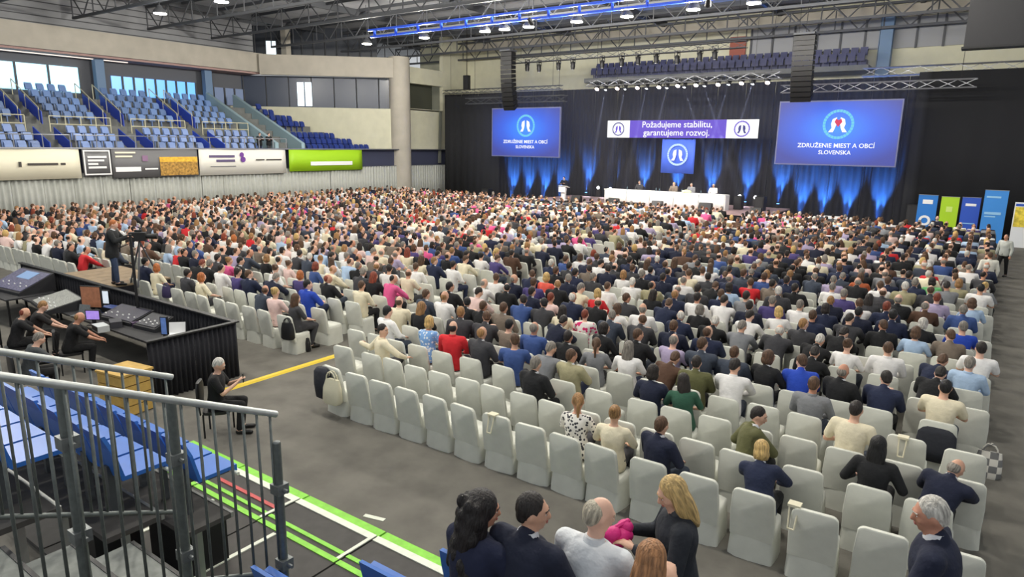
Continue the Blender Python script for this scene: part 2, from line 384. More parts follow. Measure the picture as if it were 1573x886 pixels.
variant('suit0', seated_pose(.02, arms='lap'), 'suit'); variant('suit1', seated_pose(.22, hy=.5, hp=-.2, arms='phone'), 'suit'); variant('suit2', seated_pose(-.06, hy=-.45, arms='fold', legs='cross'), 'suit')
variant('suit3', seated_pose(.5, side=.12, hp=-.35, arms='knees'), 'suit')
variant('shirt0', seated_pose(.0, arms='lap'), 'shirt'); variant('shirt1', seated_pose(.25, hy=-.4, hp=-.25, arms='knees'), 'shirt'); variant('tee0', seated_pose(.04, hy=.3, arms='fold'), 'tee')
variant('fem0', seated_pose(.0, arms='lap', legs='tuck', female=True), 'blouse'); variant('fem1', seated_pose(.1, side=-.08, hy=.55, arms='lap', legs='cross', female=True), 'blouse'); variant('femj', seated_pose(.06, hy=-.4, arms='lap', female=True), 'suit')
variant('lean', seated_pose(.62, side=.18, hp=-.3, hy=-.5, arms='knees'), 'suit'); variant('turn', seated_pose(.25, twist=-.75, hy=-.5, hp=-.15, arms='lap'), 'suit')
variant('young', seated_pose(.0, side=-.05, twist=-.55, hy=-.75, hp=-.1, arms='spread', legs='cross'), 'shirt'); variant('big', seated_pose(.1, hp=-.15, arms='out'), 'tee')
variant('dress', seated_pose(.05, arms='out', female=True), 'dress'); variant('femlean', seated_pose(.3, side=-.12, hp=-.3, hy=.3, arms='knees', female=True), 'suit')
variant('fg_woman', seated_pose(.12, hy=-.7, hp=-.1, arms='lap', female=True), 'suit', 2.2, .010)
variant('fg_man', seated_pose(.1, hy=-.95, hp=-.05, arms='lap'), 'suit', 2.2, .010)
variant('fg_shirt', seated_pose(.12, hy=-.7, hp=-.2, arms='lap'), 'shirt', 2.2, .010)
variant('fg_back', seated_pose(.15, hy=.1, hp=-.3, arms='phone', female=True), 'blouse', 2.0, .010)
variant('fg_stand_w', standing_pose(.06, hy=.1, hp=-.45, arms='hold', female=True, h=.97), 'suit', 2.2, .010)
variant('fg_stand_m', standing_pose(.1, hy=.25, hp=-.25, arms='reach', h=1.0), 'suit', 2.4, .010)
variant('stand0', standing_pose(arms='fold'), 'suit'); variant('stand1', standing_pose(arms='down', stride=.14), 'shirt'); variant('stand2', standing_pose(.1, hp=-.3, arms='camera'), 'suit'); variant('tech', seated_pose(.32, hp=-.35, arms='knees'), 'tee'); variant('phone', seated_pose(.08, hp=-.45, hy=-.1, arms='phone'), 'tee')
# -------- low detail figures and chairs for everything farther than the nearest few hundred
def lod(var, hst, tris):
    v = VAR[var]; mb = bmesh.new()
    out = bpy.data.meshes.new('tmp')
    for i, (me, M) in enumerate(((v['body'], None), (v['top'], None), (v['bottom'], None), (HAIRM[hst], v['P']['headM']))):
        t = me.copy()
        if M: t.transform(M)
        n0 = len(mb.faces); mb.from_mesh(t); mb.faces.ensure_lookup_table()
        for f in mb.faces[n0:]: f.material_index = i
        bpy.data.meshes.remove(t)
    bmesh.ops.delete(mb, geom=[f for f in mb.faces if f.material_index == 0 and (f.calc_center_median().z < 1.0 and f.calc_center_median().y < .15)], context='FACES')
    mb.to_mesh(out); mb.free()
    for k in range(4): out.materials.append(None)
    o = bpy.data.objects.new('tmp', out); COL.objects.link(o)
    d = o.modifiers.new('d', 'DECIMATE'); d.ratio = tris / max(1, sum(len(p.vertices) - 2 for p in out.polygons)); d.use_collapse_triangulate = True
    dg = bpy.context.evaluated_depsgraph_get(); e = o.evaluated_get(dg).data
    vs = np.array([v_.co[:] for v_ in e.vertices]); fs = np.array([p.vertices[:] for p in e.polygons if len(p.vertices) == 3]); mi = np.array([p.material_index for p in e.polygons if len(p.vertices) == 3])
    bpy.data.objects.remove(o); return vs, fs, mi
LODS = {'m': [lod('suit0', 'short', 420), lod('suit1', 'short', 420), lod('suit2', 'crop', 420), lod('shirt0', 'bald', 420), lod('shirt1', 'thin', 420)], 'f': [lod('fem0', 'bob', 420), lod('fem1', 'long', 420), lod('femj', 'bob', 420)]}
SKINS = [rgb(205, 158, 132), rgb(214, 170, 145), rgb(196, 142, 116), rgb(222, 178, 156)]
HC = {'d': rgb(34, 27, 24), 'b': rgb(84, 60, 42), 'y': rgb(196, 164, 104), 'g': rgb(128, 122, 114), 'w': rgb(206, 202, 194), 'r': rgb(128, 58, 38), 'o': rgb(178, 104, 54), 'n': rgb(150, 112, 70), 'k': rgb(16, 15, 17)}
TC = {'k': ('black', rgb(24, 25, 28)), 'n': ('navy', rgb(32, 40, 66)), 's': ('slate', rgb(58, 66, 80)), 'g': ('grey', rgb(128, 130, 134)), 'w': ('white', rgb(232, 230, 228)), 'c': ('cream', rgb(230, 220, 192)), 'b': ('light blue', rgb(172, 196, 224)),
      'B': ('royal blue', rgb(36, 70, 176)), 'r': ('red', rgb(206, 40, 48)), 'p': ('pink', rgb(222, 92, 146)), 'l': ('lavender', rgb(168, 156, 186)), 'o': ('olive', rgb(92, 92, 58)), 'G': ('dark green', rgb(44, 84, 66)), 'R': ('brown', rgb(86, 62, 48)), 't': ('taupe', rgb(120, 108, 96)),
      'h': ('khaki', rgb(160, 154, 122)), 'C': ('coral', rgb(222, 92, 78)), 'e': ('bright green', rgb(112, 190, 120)), 'x': ('burnt orange', rgb(176, 92, 56)), 'm': ('deep navy', rgb(24, 30, 52)), 'd': ('dark grey', rgb(60, 60, 64)), 'u': ('blue', rgb(60, 84, 140)), 'v': ('purple', rgb(76, 66, 120)), 'i': ('pale pink', rgb(226, 196, 190))}
def jit(c, a=.12):
    k = 1 + R.uniform(-a, a); return tuple(min(1, x * k) for x in c[:3]) + (1,)
def person(var, loc, yaw, top, hair, hstyle, label, group=None, bottom=None, skin=None, pat=None, face=False, scale=1.0, topname='top', extra=None):
    v = VAR[var]
    skin = skin or R.choice(SKINS)
    o = obj('person', v['body'], None, loc, yaw, skin, label, 'person', group); o.scale = (scale,) * 3
    k = {'suit': 'jacket', 'shirt': 'shirt', 'tee': 't_shirt', 'blouse': 'blouse', 'dress': 'dress'}[v['kind']]
    t = obj(k, v['top'], o, color=top)
    if pat:
        t.material_slots[0].link = 'OBJECT'; t.material_slots[0].material = PATT[pat] if isinstance(pat, str) else pat
    obj('trousers', v['bottom'], o, color=bottom or jit(TC[R.choice('kkdns')][1])); obj('shoes', v['shoes'], o, color=rgb(20, 18, 17))
    if v['kind'] in ('suit', 'shirt'): obj('collar', v['collar'], o, (0, 0, 0) if v['kind'] == 'suit' else tuple(v['P']['up'] * -.02), color=rgb(225, 226, 230) if v['kind'] == 'suit' else top)
    if hstyle:
        h = obj('hair', HAIRM[hstyle], o, color=hair); h.matrix_local = v['P']['headM']
    if face:
        for n_, me in (('eyes', eyes_me), ('irises', iris_me), ('lips', lip_me)): q = obj(n_, me, o); q.matrix_local = v['P']['headM']
        q = obj('eyebrows', brow_me, o, color=hair); q.matrix_local = v['P']['headM']
    return o
# ------------------------------------------------------------------ covered chair (origin under the seat, facing +Y)
M_COVER = mat('chair_cover', rgb(212, 213, 203), 0.85, noise=0.04, nscale=6, bump=0.35, bscale=5)
def chair_mesh(name, hi=True, wav=0.012, seed=0):
    rr = random.Random(seed); mb = MB(); n = 28 if hi else 12
    secs = []
    for z, gx, gy in ((0.0, .284, .272), (.16, .277, .266), (.40, .266, .255), (.465, .26, .25), (.485, .235, .225)):
        secs.append((z, gx, gy))
    vs = []; fs = []
    ph = rr.uniform(0, 6)
    for z, gx, gy in secs:
        for k in range(n):
            a = 2 * PI * k / n; ca, sa = math.cos(a), math.sin(a); e = .36
            wv = 1 + (wav * math.sin(a * 7 + ph) * 2.4 * max(0, 1 - z / .45))
            vs.append((math.copysign(abs(ca) ** e, ca) * gx * wv, math.copysign(abs(sa) ** e, sa) * gy * wv - .015, z))
    for j in range(len(secs) - 1):
        for k in range(n): fs.append((j * n + k, j * n + (k + 1) % n, (j + 1) * n + (k + 1) % n, (j + 1) * n + k))
    fs += [tuple(range(n - 1, -1, -1)), tuple(range((len(secs) - 1) * n, len(secs) * n))]
    mb.add(vs, fs)
    # back: rounded-top slab, leaning back a little, with a soft edge
    out = [(-.262, .3), (-.266, .60), (-.25, .84)]
    arc = 5 if hi else 2
    for k in range(1, arc + 1): a = PI - k * PI / 2 / arc; out.append((-.17 + math.cos(a) * .08, .865 + math.sin(a) * .085))
    right = [(-x, z) for x, z in reversed(out)]
    prof = out + right
    m_ = len(prof); vs = []; fs = []
    for dy, sc in ((-.05, .955), (-.038, 1.0), (.012, 1.0), (.026, .955)):
        for x, z in prof:
            zz = .3 + (z - .3) * (sc * .5 + .5); vs.append((x * sc, -.225 + dy - (zz - .3) * .15, zz))
    for j in range(3):
        for k in range(m_): fs.append((j * m_ + k, j * m_ + (k + 1) % m_, (j + 1) * m_ + (k + 1) % m_, (j + 1) * m_ + k))
    fs += [tuple(range(m_)), tuple(range(4 * m_ - 1, 3 * m_ - 1, -1))]
    mb.add(vs, fs)
    return mb.mesh(name, M_COVER, angle=50)
CHAIRS = [chair_mesh('covered_chair', True, seed=s) for s in range(3)]
CHAIR_LO = chair_mesh('covered_chair_low', False)
# ------------------------------------------------------------------ who sits where: head pixel in the photograph, garment, hair
# (px, py, garment kind+colour, hair colour+style, extra)
def c3(ox, oy, s, L): return [(ox + a[0] / s, oy + a[1] / s) + tuple(a[2:]) for a in L]
SEEN = c3(800, 400, 3.9325, [
    (75, 570, 'sg', 'g short'), (215, 490, 'jk', 'd short'), (230, 610, 'jh', 'b short'), (385, 310, 'fpinkpat', 'r crop'), (495, 410, 'jk', 'd bob'), (270, 305, 'fc', 'd long'), (490, 190, 'fr', 'y bob'), (165, 215, 'fi', 'r short'),
    (60, 110, 'fC', 'y bob'), (50, 200, 'jm', 'd short'), (140, 80, 'jn', 'b short'), (295, 90, 'jn', 'd short'), (400, 110, 'jd', 'g short'), (525, 85, 'jm', 'd short'), (590, 75, 'fw', 'n bob'), (665, 105, 'jk', 'g short'),
    (610, 240, 'jd', 'b short'), (550, 310, 'js', 'g crop'), (710, 315, 'sw', 'g bald'), (840, 260, 'jn', 'b short'), (785, 215, 'jk', 'd long'), (925, 165, 'js', 'g bald'), (975, 200, 'jn', 'n thin'), (900, 360, 'jn', 'w thin'),
    (1105, 280, 'jk', 'g bob'), (1055, 215, 'sw', 'd short'), (660, 480, 'jk', 'b short'), (890, 505, 'sl', 'g thin'), (1090, 470, 'jn', 'b thin'), (1235, 245, 'sw', 'd short'), (1395, 270, 'jm', 'd short'), (1330, 360, 'sw', 'd short'),
    (1285, 425, 'sg', 'g short'), (1265, 520, 'js', 'b short'), (1290, 595, 'js', 'b short'), (1490, 550, 'jk', 'b bob'), (1515, 640, 'jB', 'b short'), (795, 680, 'jm', 'd bob'), (1010, 710, 'fG', 'd long'), (1070, 610, 'jo', 'd short')])
SEEN += c3(1173, 400, 3.9325, [
    (440, 410, 'Jk', 'd short'), (710, 420, 'jk', 'b short'), (500, 640, 'jk', 'g bald'), (230, 575, 'jk', 'd short'), (330, 720, 'sg', 'b short'), (725, 720, 'jn', 'd short'), (1050, 570, 'jn', 'b short'), (1210, 620, 'sb', 'g short'),
    (1095, 770, 'sc', 'k crop'), (1135, 430, 'jt', 'b short'), (1205, 405, 'sB', 'g short'), (955, 370, 'jk', 'w bob'), (795, 330, 'jn', 'k short'), (735, 300, 'jn', 'r short'), (925, 285, 'jR', 'g thin'), (865, 235, 'jk', 'g bald'),
    (1045, 240, 'sl', 'r short'), (1210, 280, 'ju', 'g short'), (570, 275, 'sw', 'b short'), (375, 270, 'jn', 'd bob'), (245, 270, 'sw', 'g short'), (655, 210, 'jd', 'd long'), (745, 130, 'jn', 'b short'), (580, 110, 'fx', 'b bob'),
    (850, 70, 'jn', 'd short'), (920, 130, 'jn', 'g short'), (1010, 50, 'fr', 'b bob'), (1030, 120, 'fe', 'd bob'), (1120, 160, 'sg', 'd short'), (1160, 100, 'sg', 'b short'), (1235, 60, 'sw', 'g bald')])
SEEN += c3(1173, 600, 3.0975, [(430, 115, 'Tc', 'd crop'), (520, 330, 'Dk', 'k long'), (830, 340, 'Jm', 'g bald'), (50, 232, 'Fn', 'y bob')])
SEEN += c3(800, 600, 3.0975, [(245, 100, 'ffloral', 'n tail'), (435, 92, 'fc', 'n bun'), (680, 150, 'jm', 'b short'), (1090, 130, 'Ko', 'd short')])
SEEN += c3(400, 400, 3.9325, [
    (785, 415, 'Yc', 'd short'), (940, 290, 'jk', 'n long'), (1075, 365, 'fbluepat', 'y bob'), (1250, 280, 'jk', 'b short'), (1310, 370, 'jd', 'b short'), (1340, 450, 'jd', 'n thin'), (1405, 305, 'jt', 'b short'), (1510, 265, 'ju', 'd short'),
    (915, 210, 'js', 'b short'), (1150, 235, 'sw', 'n bald'), (1150, 165, 'jk', 'k short'), (1275, 155, 'sw', 'g bald'), (1375, 80, 'sw', 'b short'), (1010, 20, 'jn', 'n short'), (590, 100, 'jd', 'g short'), (490, 100, 'jk', 'r thin'),
    (665, 90, 'jk', 'r long'), (320, 155, 'jB', 'k short'), (165, 95, 'fv', 'o bob'), (70, 200, 'fi', 'y bun'), (130, 240, 'fd', 'b long'), (360, 60, 'sc', 'n bald'), (785, 60, 'sw', 'd short'), (880, 50, 'sw', 'b short'),
    (1150, 30, 'sw', 'd short'), (1345, 240, 'jk', 'k short'), (1575, 480, 'su', 'b short'), (1602, 440, 'su', 'g thin')])
SEEN += c3(160, 360, 6.33, [
    (585, 300, 'fc', 'o bob'), (790, 285, 'jk', 'r short'), (870, 370, 'jd', 'd short'), (1010, 400, 'fc', 'o bob'), (930, 310, 'jk', 'g short'), (1040, 240, 'jd', 'd short'), (1240, 150, 'jd', 'd short'), (1300, 390, 'fv', 'd short'), (1440, 370, 'jn', 'b short'),
    (1190, 50, 'sw', 'o bob'), (880, 30, 'ju', 'd short'), (430, 285, 'jn', 'k short'), (930, 120, 'su', 'd short')])
# ================================================================== high-bay lamps (the hall's own light)
M_LENS = mat('lamp_lens', (1.0, 0.97, 0.86, 1), 0.4, emit=14.0)
lamp_house = MB().rings([((0, 0, z), r, r, Matrix.Identity(3)) for z, r in ((0.0, 0.36), (0.12, 0.34), (0.3, 0.16), (0.42, 0.12))], 14).mesh('lamp_housing', M_TRUSS, angle=40)
lamp_lens = MB().tube((0, 0, -0.03), (0, 0, 0.0), 0.34, 0.34, 14).mesh('lamp_lens', M_LENS)
lamp_rod = MB().tube((0, 0, 0.4), (0, 0, 2.6), 0.02, n=6).mesh('hanger_rod', M_TRUSS)
lamp_x = [on_y(px, py, 35).x for px, py in ((745, 47), (775, 44), (812, 41), (886, 34), (963, 25), (1065, 14), (1158, 5))]
rows = [(35.0, lamp_x + [-32, -37.5, -6.5, -2.5]), (21.0, [-39, -33, -27, -21, -15, -9, -3]), (7.0, [-33, -26, -19.5, -13, -7, -1])]
for ri, (ly, xs) in enumerate(rows):
    for k, x in enumerate(sorted(xs)):
        where = ('over the front of the audience', 'over the middle of the audience', 'over the back of the audience')[ri]
        t = thing('ceiling_lamp', f'round high-bay lamp {where}, {nth(k + 1)} from the left stand', 'lamp', (x, ly, 11.9), 0, 'high-bay lamps under the roof')
        obj('housing', lamp_house, t); obj('lens', lamp_lens, t); obj('hanger_rod', lamp_rod, t)
        l = bpy.data.lights.new('lamp_light', 'POINT'); l.shadow_soft_size = 0.3; l.energy = LAMP_W; l.color = (1.0, 0.955, 0.86)
        lo = bpy.data.objects.new('lamp_light', l); COL.objects.link(lo); lo.parent = t; lo.location = (0, 0, -0.38)
# ================================================================== room shell
struct('floor', MB().box(-62, 14, -6, 60, -0.2, 0), M_FLOOR)
struct('ceiling', MB().box(-62, 14, 4, 60, 14.9, 15.2), M_DARK)
WL = -43.5
wb = MB().box(-50, 14, 54, 54.4, 0, 14.9)
struct('wall_back', wb, M_BEIGE)
# left: wall under the stand, chamfered wall beside it, wall beyond the column
wl = MB().box(WL - 0.35, WL - 0.15, 3, 51.2, 0, 4.4)
struct('wall_left', wl, M_BEIGE)
A = Vector((-43.9, 43.9, 0)); B = Vector((-54.5, 34.9, 0))
def wall_between(a, b, z0, z1, th=0.3):
    d = (b - a).normalized(); n = Vector((d.y, -d.x, 0)) * th
    return MB().prism([(a.x, a.y), (b.x, b.y), (b.x + n.x, b.y + n.y), (a.x + n.x, a.y + n.y)], z0, z1)
struct('wall_chamfer', wall_between(A, B, 3.8, 7.95, -0.3), M_BEIGE)
struct('wall_column_side', MB().box(-44.0, -43.6, 45.0, 54, 4.4, 8.05), M_BEIGE)
struct('wall_column_end', MB().box(-44.0, -43.6, 50.2, 54, 8.05, 14.9), M_BEIGE)
col_ = MB().rings([((-43.6, 44.4, z), 0.92, 0.92, Matrix.Identity(3)) for z in (0, 12.35)], 24)
struct('column', col_, M_CONC, angle=40)
# ring beam: straight, chamfer, beyond the column
bm_ = MB().box(-52.6, -52.0, 2, 36.6, 10.75, 12.3)
struct('beam_straight', bm_, M_CONC)
struct('beam_chamfer', wall_between(Vector((-43.8, 43.9, 0)), Vector((-52.1, 36.4, 0)), 10.55, 12.2, -0.6), M_CONC)
struct('beam_column_end', MB().box(-44.2, -43.55, 45.2, 50.8, 10.3, 11.7), M_BEIGE)  # light on this end of the beam put into the paler colour
struct('wall_upper_siding', MB().box(-54.2, -53.9, 2, 37, 12.3, 14.9), M_DARK)
for k in range(5):
    struct('trim_siding', MB().box(-53.9, -53.84, 2, 37, 12.6 + k * 0.45, 12.66 + k * 0.45), M_TRUSS)
# upper gallery behind the beam at the chamfer: glazing with mullions
gw = wall_between(Vector((-46.5, 44.6, 0)), Vector((-56.5, 36.0, 0)), 12.2, 14.9, -0.1)
g_ = struct('window_1', gw, mat('dark_glass', rgb(52, 56, 64), 0.25))
for k in range(13):
    p = Vector((-46.5, 44.6, 0)).lerp(Vector((-56.5, 36.0, 0)), (k + 0.5) / 13) + Vector((0.08, -0.08, 0))
    struct('mullion', MB().box(p.x - 0.05, p.x + 0.05, p.y - 0.05, p.y + 0.05, 12.2, 14.9), M_TRUSS, g_)
wn = thing('window_lit', 'small bright daylight window above the concrete ring beam', 'window')
wp = Vector((-46.5, 44.6, 0)).lerp(Vector((-56.5, 36.0, 0)), 0.70) + Vector((0.14, -0.14, 0))
Mx = Matrix.Translation((wp.x, wp.y, 13.0)) @ Matrix.Rotation(math.atan2(-8.6, -10), 4, 'Z')
M_DAY = mat('daylight_pane', (0.75, 0.9, 1.0, 1), 0.3, emit=1.1)
obj('pane', MB().box(-0.42, 0.42, -0.02, 0.02, -0.65, 0.65, Mx).mesh('pane', M_DAY), wn)
obj('frame', MB().box(-0.5, -0.42, -0.05, 0.05, -0.72, 0.72, Mx).box(0.42, 0.5, -0.05, 0.05, -0.72, 0.72, Mx).box(-0.42, 0.42, -0.05, 0.05, 0.65, 0.72, Mx).mesh('frame', M_TRUSS), wn)
struct('pillar_upper', MB().box(wp.x + 1.0, wp.x + 1.7, wp.y + 0.3, wp.y + 0.8, 12.2, 14.6), M_CONC)
# dark glazed recess in the chamfer wall and the one beyond the column
r1 = struct('window_2', wall_between(Vector((-44.6, 44.2, 0)), Vector((-55, 35.4, 0)), 7.9, 10.6, -0.1), mat('blue_dark_glass', rgb(58, 66, 84), 0.25))
for k in range(7):
    p = Vector((-44.6, 44.2, 0)).lerp(Vector((-55, 35.4, 0)), (k + 0.5) / 7) + Vector((0.06, -0.06, 0))
    struct('mullion', MB().box(p.x - 0.05, p.x + 0.05, p.y - 0.05, p.y + 0.05, 7.9, 10.6), M_TRUSS, r1)
dw = thing('daylight_door', 'bright double door at the back of the gallery recess', 'door')
for k in (0, 1):
    p = Vector((-44.6, 44.2, 0)).lerp(Vector((-55, 35.4, 0)), 0.52 + 0.05 * k) + Vector((0.1, -0.1, 0))
    Mx = Matrix.Translation((p.x, p.y, 9.1)) @ Matrix.Rotation(math.atan2(-8.8, -10.4), 4, 'Z')
    obj('leaf', MB().box(-0.28, 0.28, -0.02, 0.02, -1.0, 1.0, Mx).mesh('leaf', M_DAY), dw)
struct('window_3', MB().box(-44.9, -44.8, 45.2, 50.0, 8.0, 10.4), mat('recess_glass', rgb(74, 76, 66), 0.4))
struct('wall_recess_sill', MB().box(-44.9, -43.6, 45.0, 50.2, 7.95, 8.1), M_BEIGE)
# tall grey banner cloth beside the corner
tb = obj('hanging_cloth', MB().prism([(-0.1, 0), (0.3, 0), (0.45, 1), (0.1, 1)], 0, 0.05).mesh('cloth', mat('grey_cloth', rgb(120, 122, 112), 0.9)), None, (-43.4, 49.3, 3.2), label='narrow grey cloth hanging down the wall beside the black drape', cat='cloth')
tb.scale = (1, 4.8, 1); tb.rotation_euler = FACE_PX
# ---------------------------------------------------------------- concourse windows behind the stand
cw = struct('wall_concourse', MB().box(-54.6, -54.3, 2, 36, 7.6, 12.3), mat('concourse_wall', rgb(96, 98, 104), 0.8))
def win(name, y0, y1, z0, z1, n, e, c):
    m = mat(name + '_daylight', c, 0.3, emit=e)
    t = obj(name, None, None, kind='structure')
    for k in range(n):
        a = y0 + (y1 - y0) * k / n; b = y0 + (y1 - y0) * (k + 1) / n
        obj('pane', MB().box(-54.25, -54.2, a + 0.05, b - 0.05, z0, z1).mesh('pane', m), t)
        obj('mullion', MB().box(-54.28, -54.1, b - 0.06, b + 0.06, z0, z1).mesh('mullion', M_TRUSS), t)
win('window_4', 13.0, 22.9, 8.2, 9.95, 5, 1.15, (0.42, 0.80, 1.0, 1))
win('window_5', 25.0, 31.6, 8.2, 9.6, 8, 0.75, (0.16, 0.46, 1.0, 1))
win('window_6', 33.2, 36.0, 8.0, 9.4, 3, 0.03, (0.25, 0.32, 0.5, 1))
for k, y in enumerate((23.9, 32.2)):
    struct('column_gallery', MB().box(-53.7, -53.2, y - 0.3, y + 0.3, 6.5, 10.8), mat('blue_column', rgb(110, 135, 165), 0.7))
struct('trim_light_cove', MB().box(-53.6, -53.4, 12, 26, 10.55, 10.7), mat('cove_light', (1.0, 0.85, 0.75, 1), 0.5, emit=0.9))
struct('ceiling_concourse', MB().box(-56, -52.3, 2, 36.4, 10.6, 10.75), mat('pink_soffit', rgb(170, 140, 135), 0.8))
# ================================================================== left stand
NR = 9
def row_x(i): return -44.55 - 0.9 * i
def row_z(i): return 4.0 + 0.46 * i
for i in range(NR):
    x = row_x(i)
    yend = 40.6 - (abs(x) - 43.9) * 0.85 - 0.3 + 2.6
    struct('stand_step', MB().box(x - 0.5, x + 0.4, 8, yend, 3.0, row_z(i)), M_STEP)
struct('stand_fascia', MB().box(-43.75, -43.55, 8, 51.0, 3.05, 4.42), mat('fascia_paint', rgb(62, 66, 88), 0.7))
struct('trim_fascia', MB().box(-43.8, -43.06, 8, 51.0, 4.42, 4.5), M_ALU)
# one tip-up stadium seat: shell back, folded pan, bracket (origin on the step under it, facing +X)
def seat_mesh(name, m, pan_down=False, bracket=True):
    mb = MB()
    prof = [(-0.02, 0.40), (-0.06, 0.55), (-0.10, 0.72), (-0.15, 0.86)]
    for j in range(len(prof) - 1):
        (xa, za), (xb, zb) = prof[j], prof[j + 1]
        wa = 0.225 - (0.0 if j else 0.01); wb_ = 0.225 - (0.03 if j == 2 else 0)
        vs = [(xa, -wa, za), (xa, wa, za), (xb, wb_, zb), (xb, -wb_, zb)]
        cs = [(xa + 0.045, 0, za), (xb + 0.03, 0, zb)]
        mb.add([(x - 0.035, y, z) for x, y, z in vs] + vs, [(0, 3, 2, 1), (4, 5, 6, 7), (0, 1, 5, 4), (2, 3, 7, 6), (1, 2, 6, 5), (0, 4, 7, 3)])
    if pan_down:
        mb.box(-0.04, 0.36, -0.215, 0.215, 0.40, 0.44); mb.box(0.33, 0.38, -0.20, 0.20, 0.36, 0.43)
    else:
        M = Matrix.Translation((0.03, 0, 0.42)) @ Matrix.Rotation(-0.28, 4, 'Y')
        mb.box(0, 0.05, -0.2, 0.2, 0, 0.36, M)
    if bracket: mb.box(-0.1, 0.03, -0.03, 0.03, 0.0, 0.42)
    return mb.mesh(name, m, angle=35)
seat_far = seat_mesh('stadium_seat', M_NAVYSEAT)
GAPS = [(16.6, 17.9), (21.4, 22.7), (26.4, 27.7), (31.4, 34.6)]
stuff_seats = []
SEATN = [0]
for i in range(NR):
    if i == 3: continue                                   # walkway
    x = row_x(i); y = 12.2; k = 0
    yend = 40.4 - (abs(x) - 43.9) * 0.85 + (1.6 if i < 2 else 0.9)
    while y < yend:
        if not any(a - .18 < y < b + .28 for a, b in GAPS):
            k += 1
            far = y > 34
            c = rgb(38, 58, 130) if far else (rgb(108, 138, 190) if i > 3 else rgb(120, 146, 200))  # sunlight on the nearer section put into its paler blue
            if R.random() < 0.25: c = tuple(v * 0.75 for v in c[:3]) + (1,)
            lab = f'{"dark" if far else "light"} blue tip-up stadium seat, {nth(i + 1)} step above the banners, {nth(k)} along'
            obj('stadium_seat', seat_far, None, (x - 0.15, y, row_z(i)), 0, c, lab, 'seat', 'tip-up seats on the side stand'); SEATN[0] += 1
        y += 0.56 if y > 34 else 0.66
# side panels of the aisle steps, stair block, rails
M_BPAN = mat('blue_step_panel', rgb(48, 78, 190), 0.5)
pi = 0
for y in (16.7, 17.8, 21.5, 22.6, 26.5, 27.6):
    for (i0, i1) in ((0, 2), (4, 7)):
        pi += 1
        x0, x1, z0, z1 = row_x(i0) + 0.3, row_x(i1), row_z(i0), row_z(i1)
        M = Matrix(((0, 0, 0, 0), (0, 0, 0, 0), (0, 0, 0, 0), (0, 0, 0, 1)))
        mb = MB().add([(x0, y, z0), (x1, y, z1), (x1, y, z1 + 0.75), (x0, y, z0 + 0.75), (x0, y + .05, z0), (x1, y + .05, z1), (x1, y + .05, z1 + 0.75), (x0, y + .05, z0 + 0.75)], [(0, 1, 2, 3), (4, 7, 6, 5), (0, 4, 5, 1), (2, 6, 7, 3), (1, 5, 6, 2), (0, 3, 7, 4)])
        obj('aisle_partition', mb.mesh('aisle_partition', M_BPAN), None, label=f'slanting blue partition beside a stand aisle, {nth(pi)} from the near end', cat='partition', group='blue aisle partitions on the side stand')
M_TEAL = mat('stair_concrete', rgb(150, 175, 185), 0.8)
for k, y in enumerate((31.7, 34.1)):
    x0, x1, z0, z1 = -44.2, -53, 4.3, 8.2
    mb = MB().add([(x0, y, z0 - .6), (x1, y, z1 - .6), (x1, y, z1 + 0.6), (x0, y, z0 + 0.6), (x0, y + .3, z0 - .6), (x1, y + .3, z1 - .6), (x1, y + .3, z1 + 0.6), (x0, y + .3, z0 + 0.6)], [(0, 1, 2, 3), (4, 7, 6, 5), (0, 4, 5, 1), (2, 6, 7, 3), (1, 5, 6, 2), (0, 3, 7, 4)])
    struct('stair_parapet', mb, M_TEAL)
def rail_set(name, label, pts, zbase, h, n, r=0.03, m=M_ALU, mid=True):
    t = thing(name, label, 'railing')
    for zz in ([h, h * 0.5] if mid else [h]):
        obj('rail', MB().tube(Vector(pts[0]) + Vector((0, 0, zbase + zz)), Vector(pts[1]) + Vector((0, 0, zbase + zz)), r, n=6).mesh('rail', m), t)
    for k in range(n):
        p = Vector(pts[0]).lerp(Vector(pts[1]), k / (n - 1))
        obj('post', MB().tube(p + Vector((0, 0, zbase)), p + Vector((0, 0, zbase + h)), r, n=6).mesh('post', m), t)
M_CRAIL = mat('cream_rail', rgb(205, 200, 170), 0.5)
yy = [12, 16.6, 17.9, 21.4, 22.7, 26.4, 27.7, 31.4]
for k in range(0, 8, 2):
    rail_set('stand_railing', f'cream tube railing along the stand walkway, {nth(k // 2 + 1)} length from the near end', [(row_x(3) + 0.2, yy[k], 0), (row_x(3) + 0.2, yy[k + 1], 0)], row_z(3), 0.95, 5, m=M_CRAIL)
    rail_set('stand_railing', f'white tube railing behind the banners, {nth(k // 2 + 1)} length from the near end', [(-43.8, yy[k], 0), (-43.8, yy[k + 1] + 1.0, 0)], 4.45, 0.75, 5, m=M_ALU, mid=False)
for k, y in enumerate((16.7, 17.8, 21.5, 22.6, 26.5, 27.6)):
    t = thing('aisle_handrail', f'sloping handrail up the stand aisle, {nth(k + 1)} from the near end', 'railing')
    obj('rail', MB().tube((row_x(4), y, row_z(4) + 1.0), (row_x(8), y, row_z(8) + 1.0), 0.03, n=6).mesh('rail', M_CRAIL), t)
    for i in (4, 6, 8): obj('post', MB().tube((row_x(i), y, row_z(i)), (row_x(i), y, row_z(i) + 1.0), 0.03, n=6).mesh('post', M_CRAIL), t)
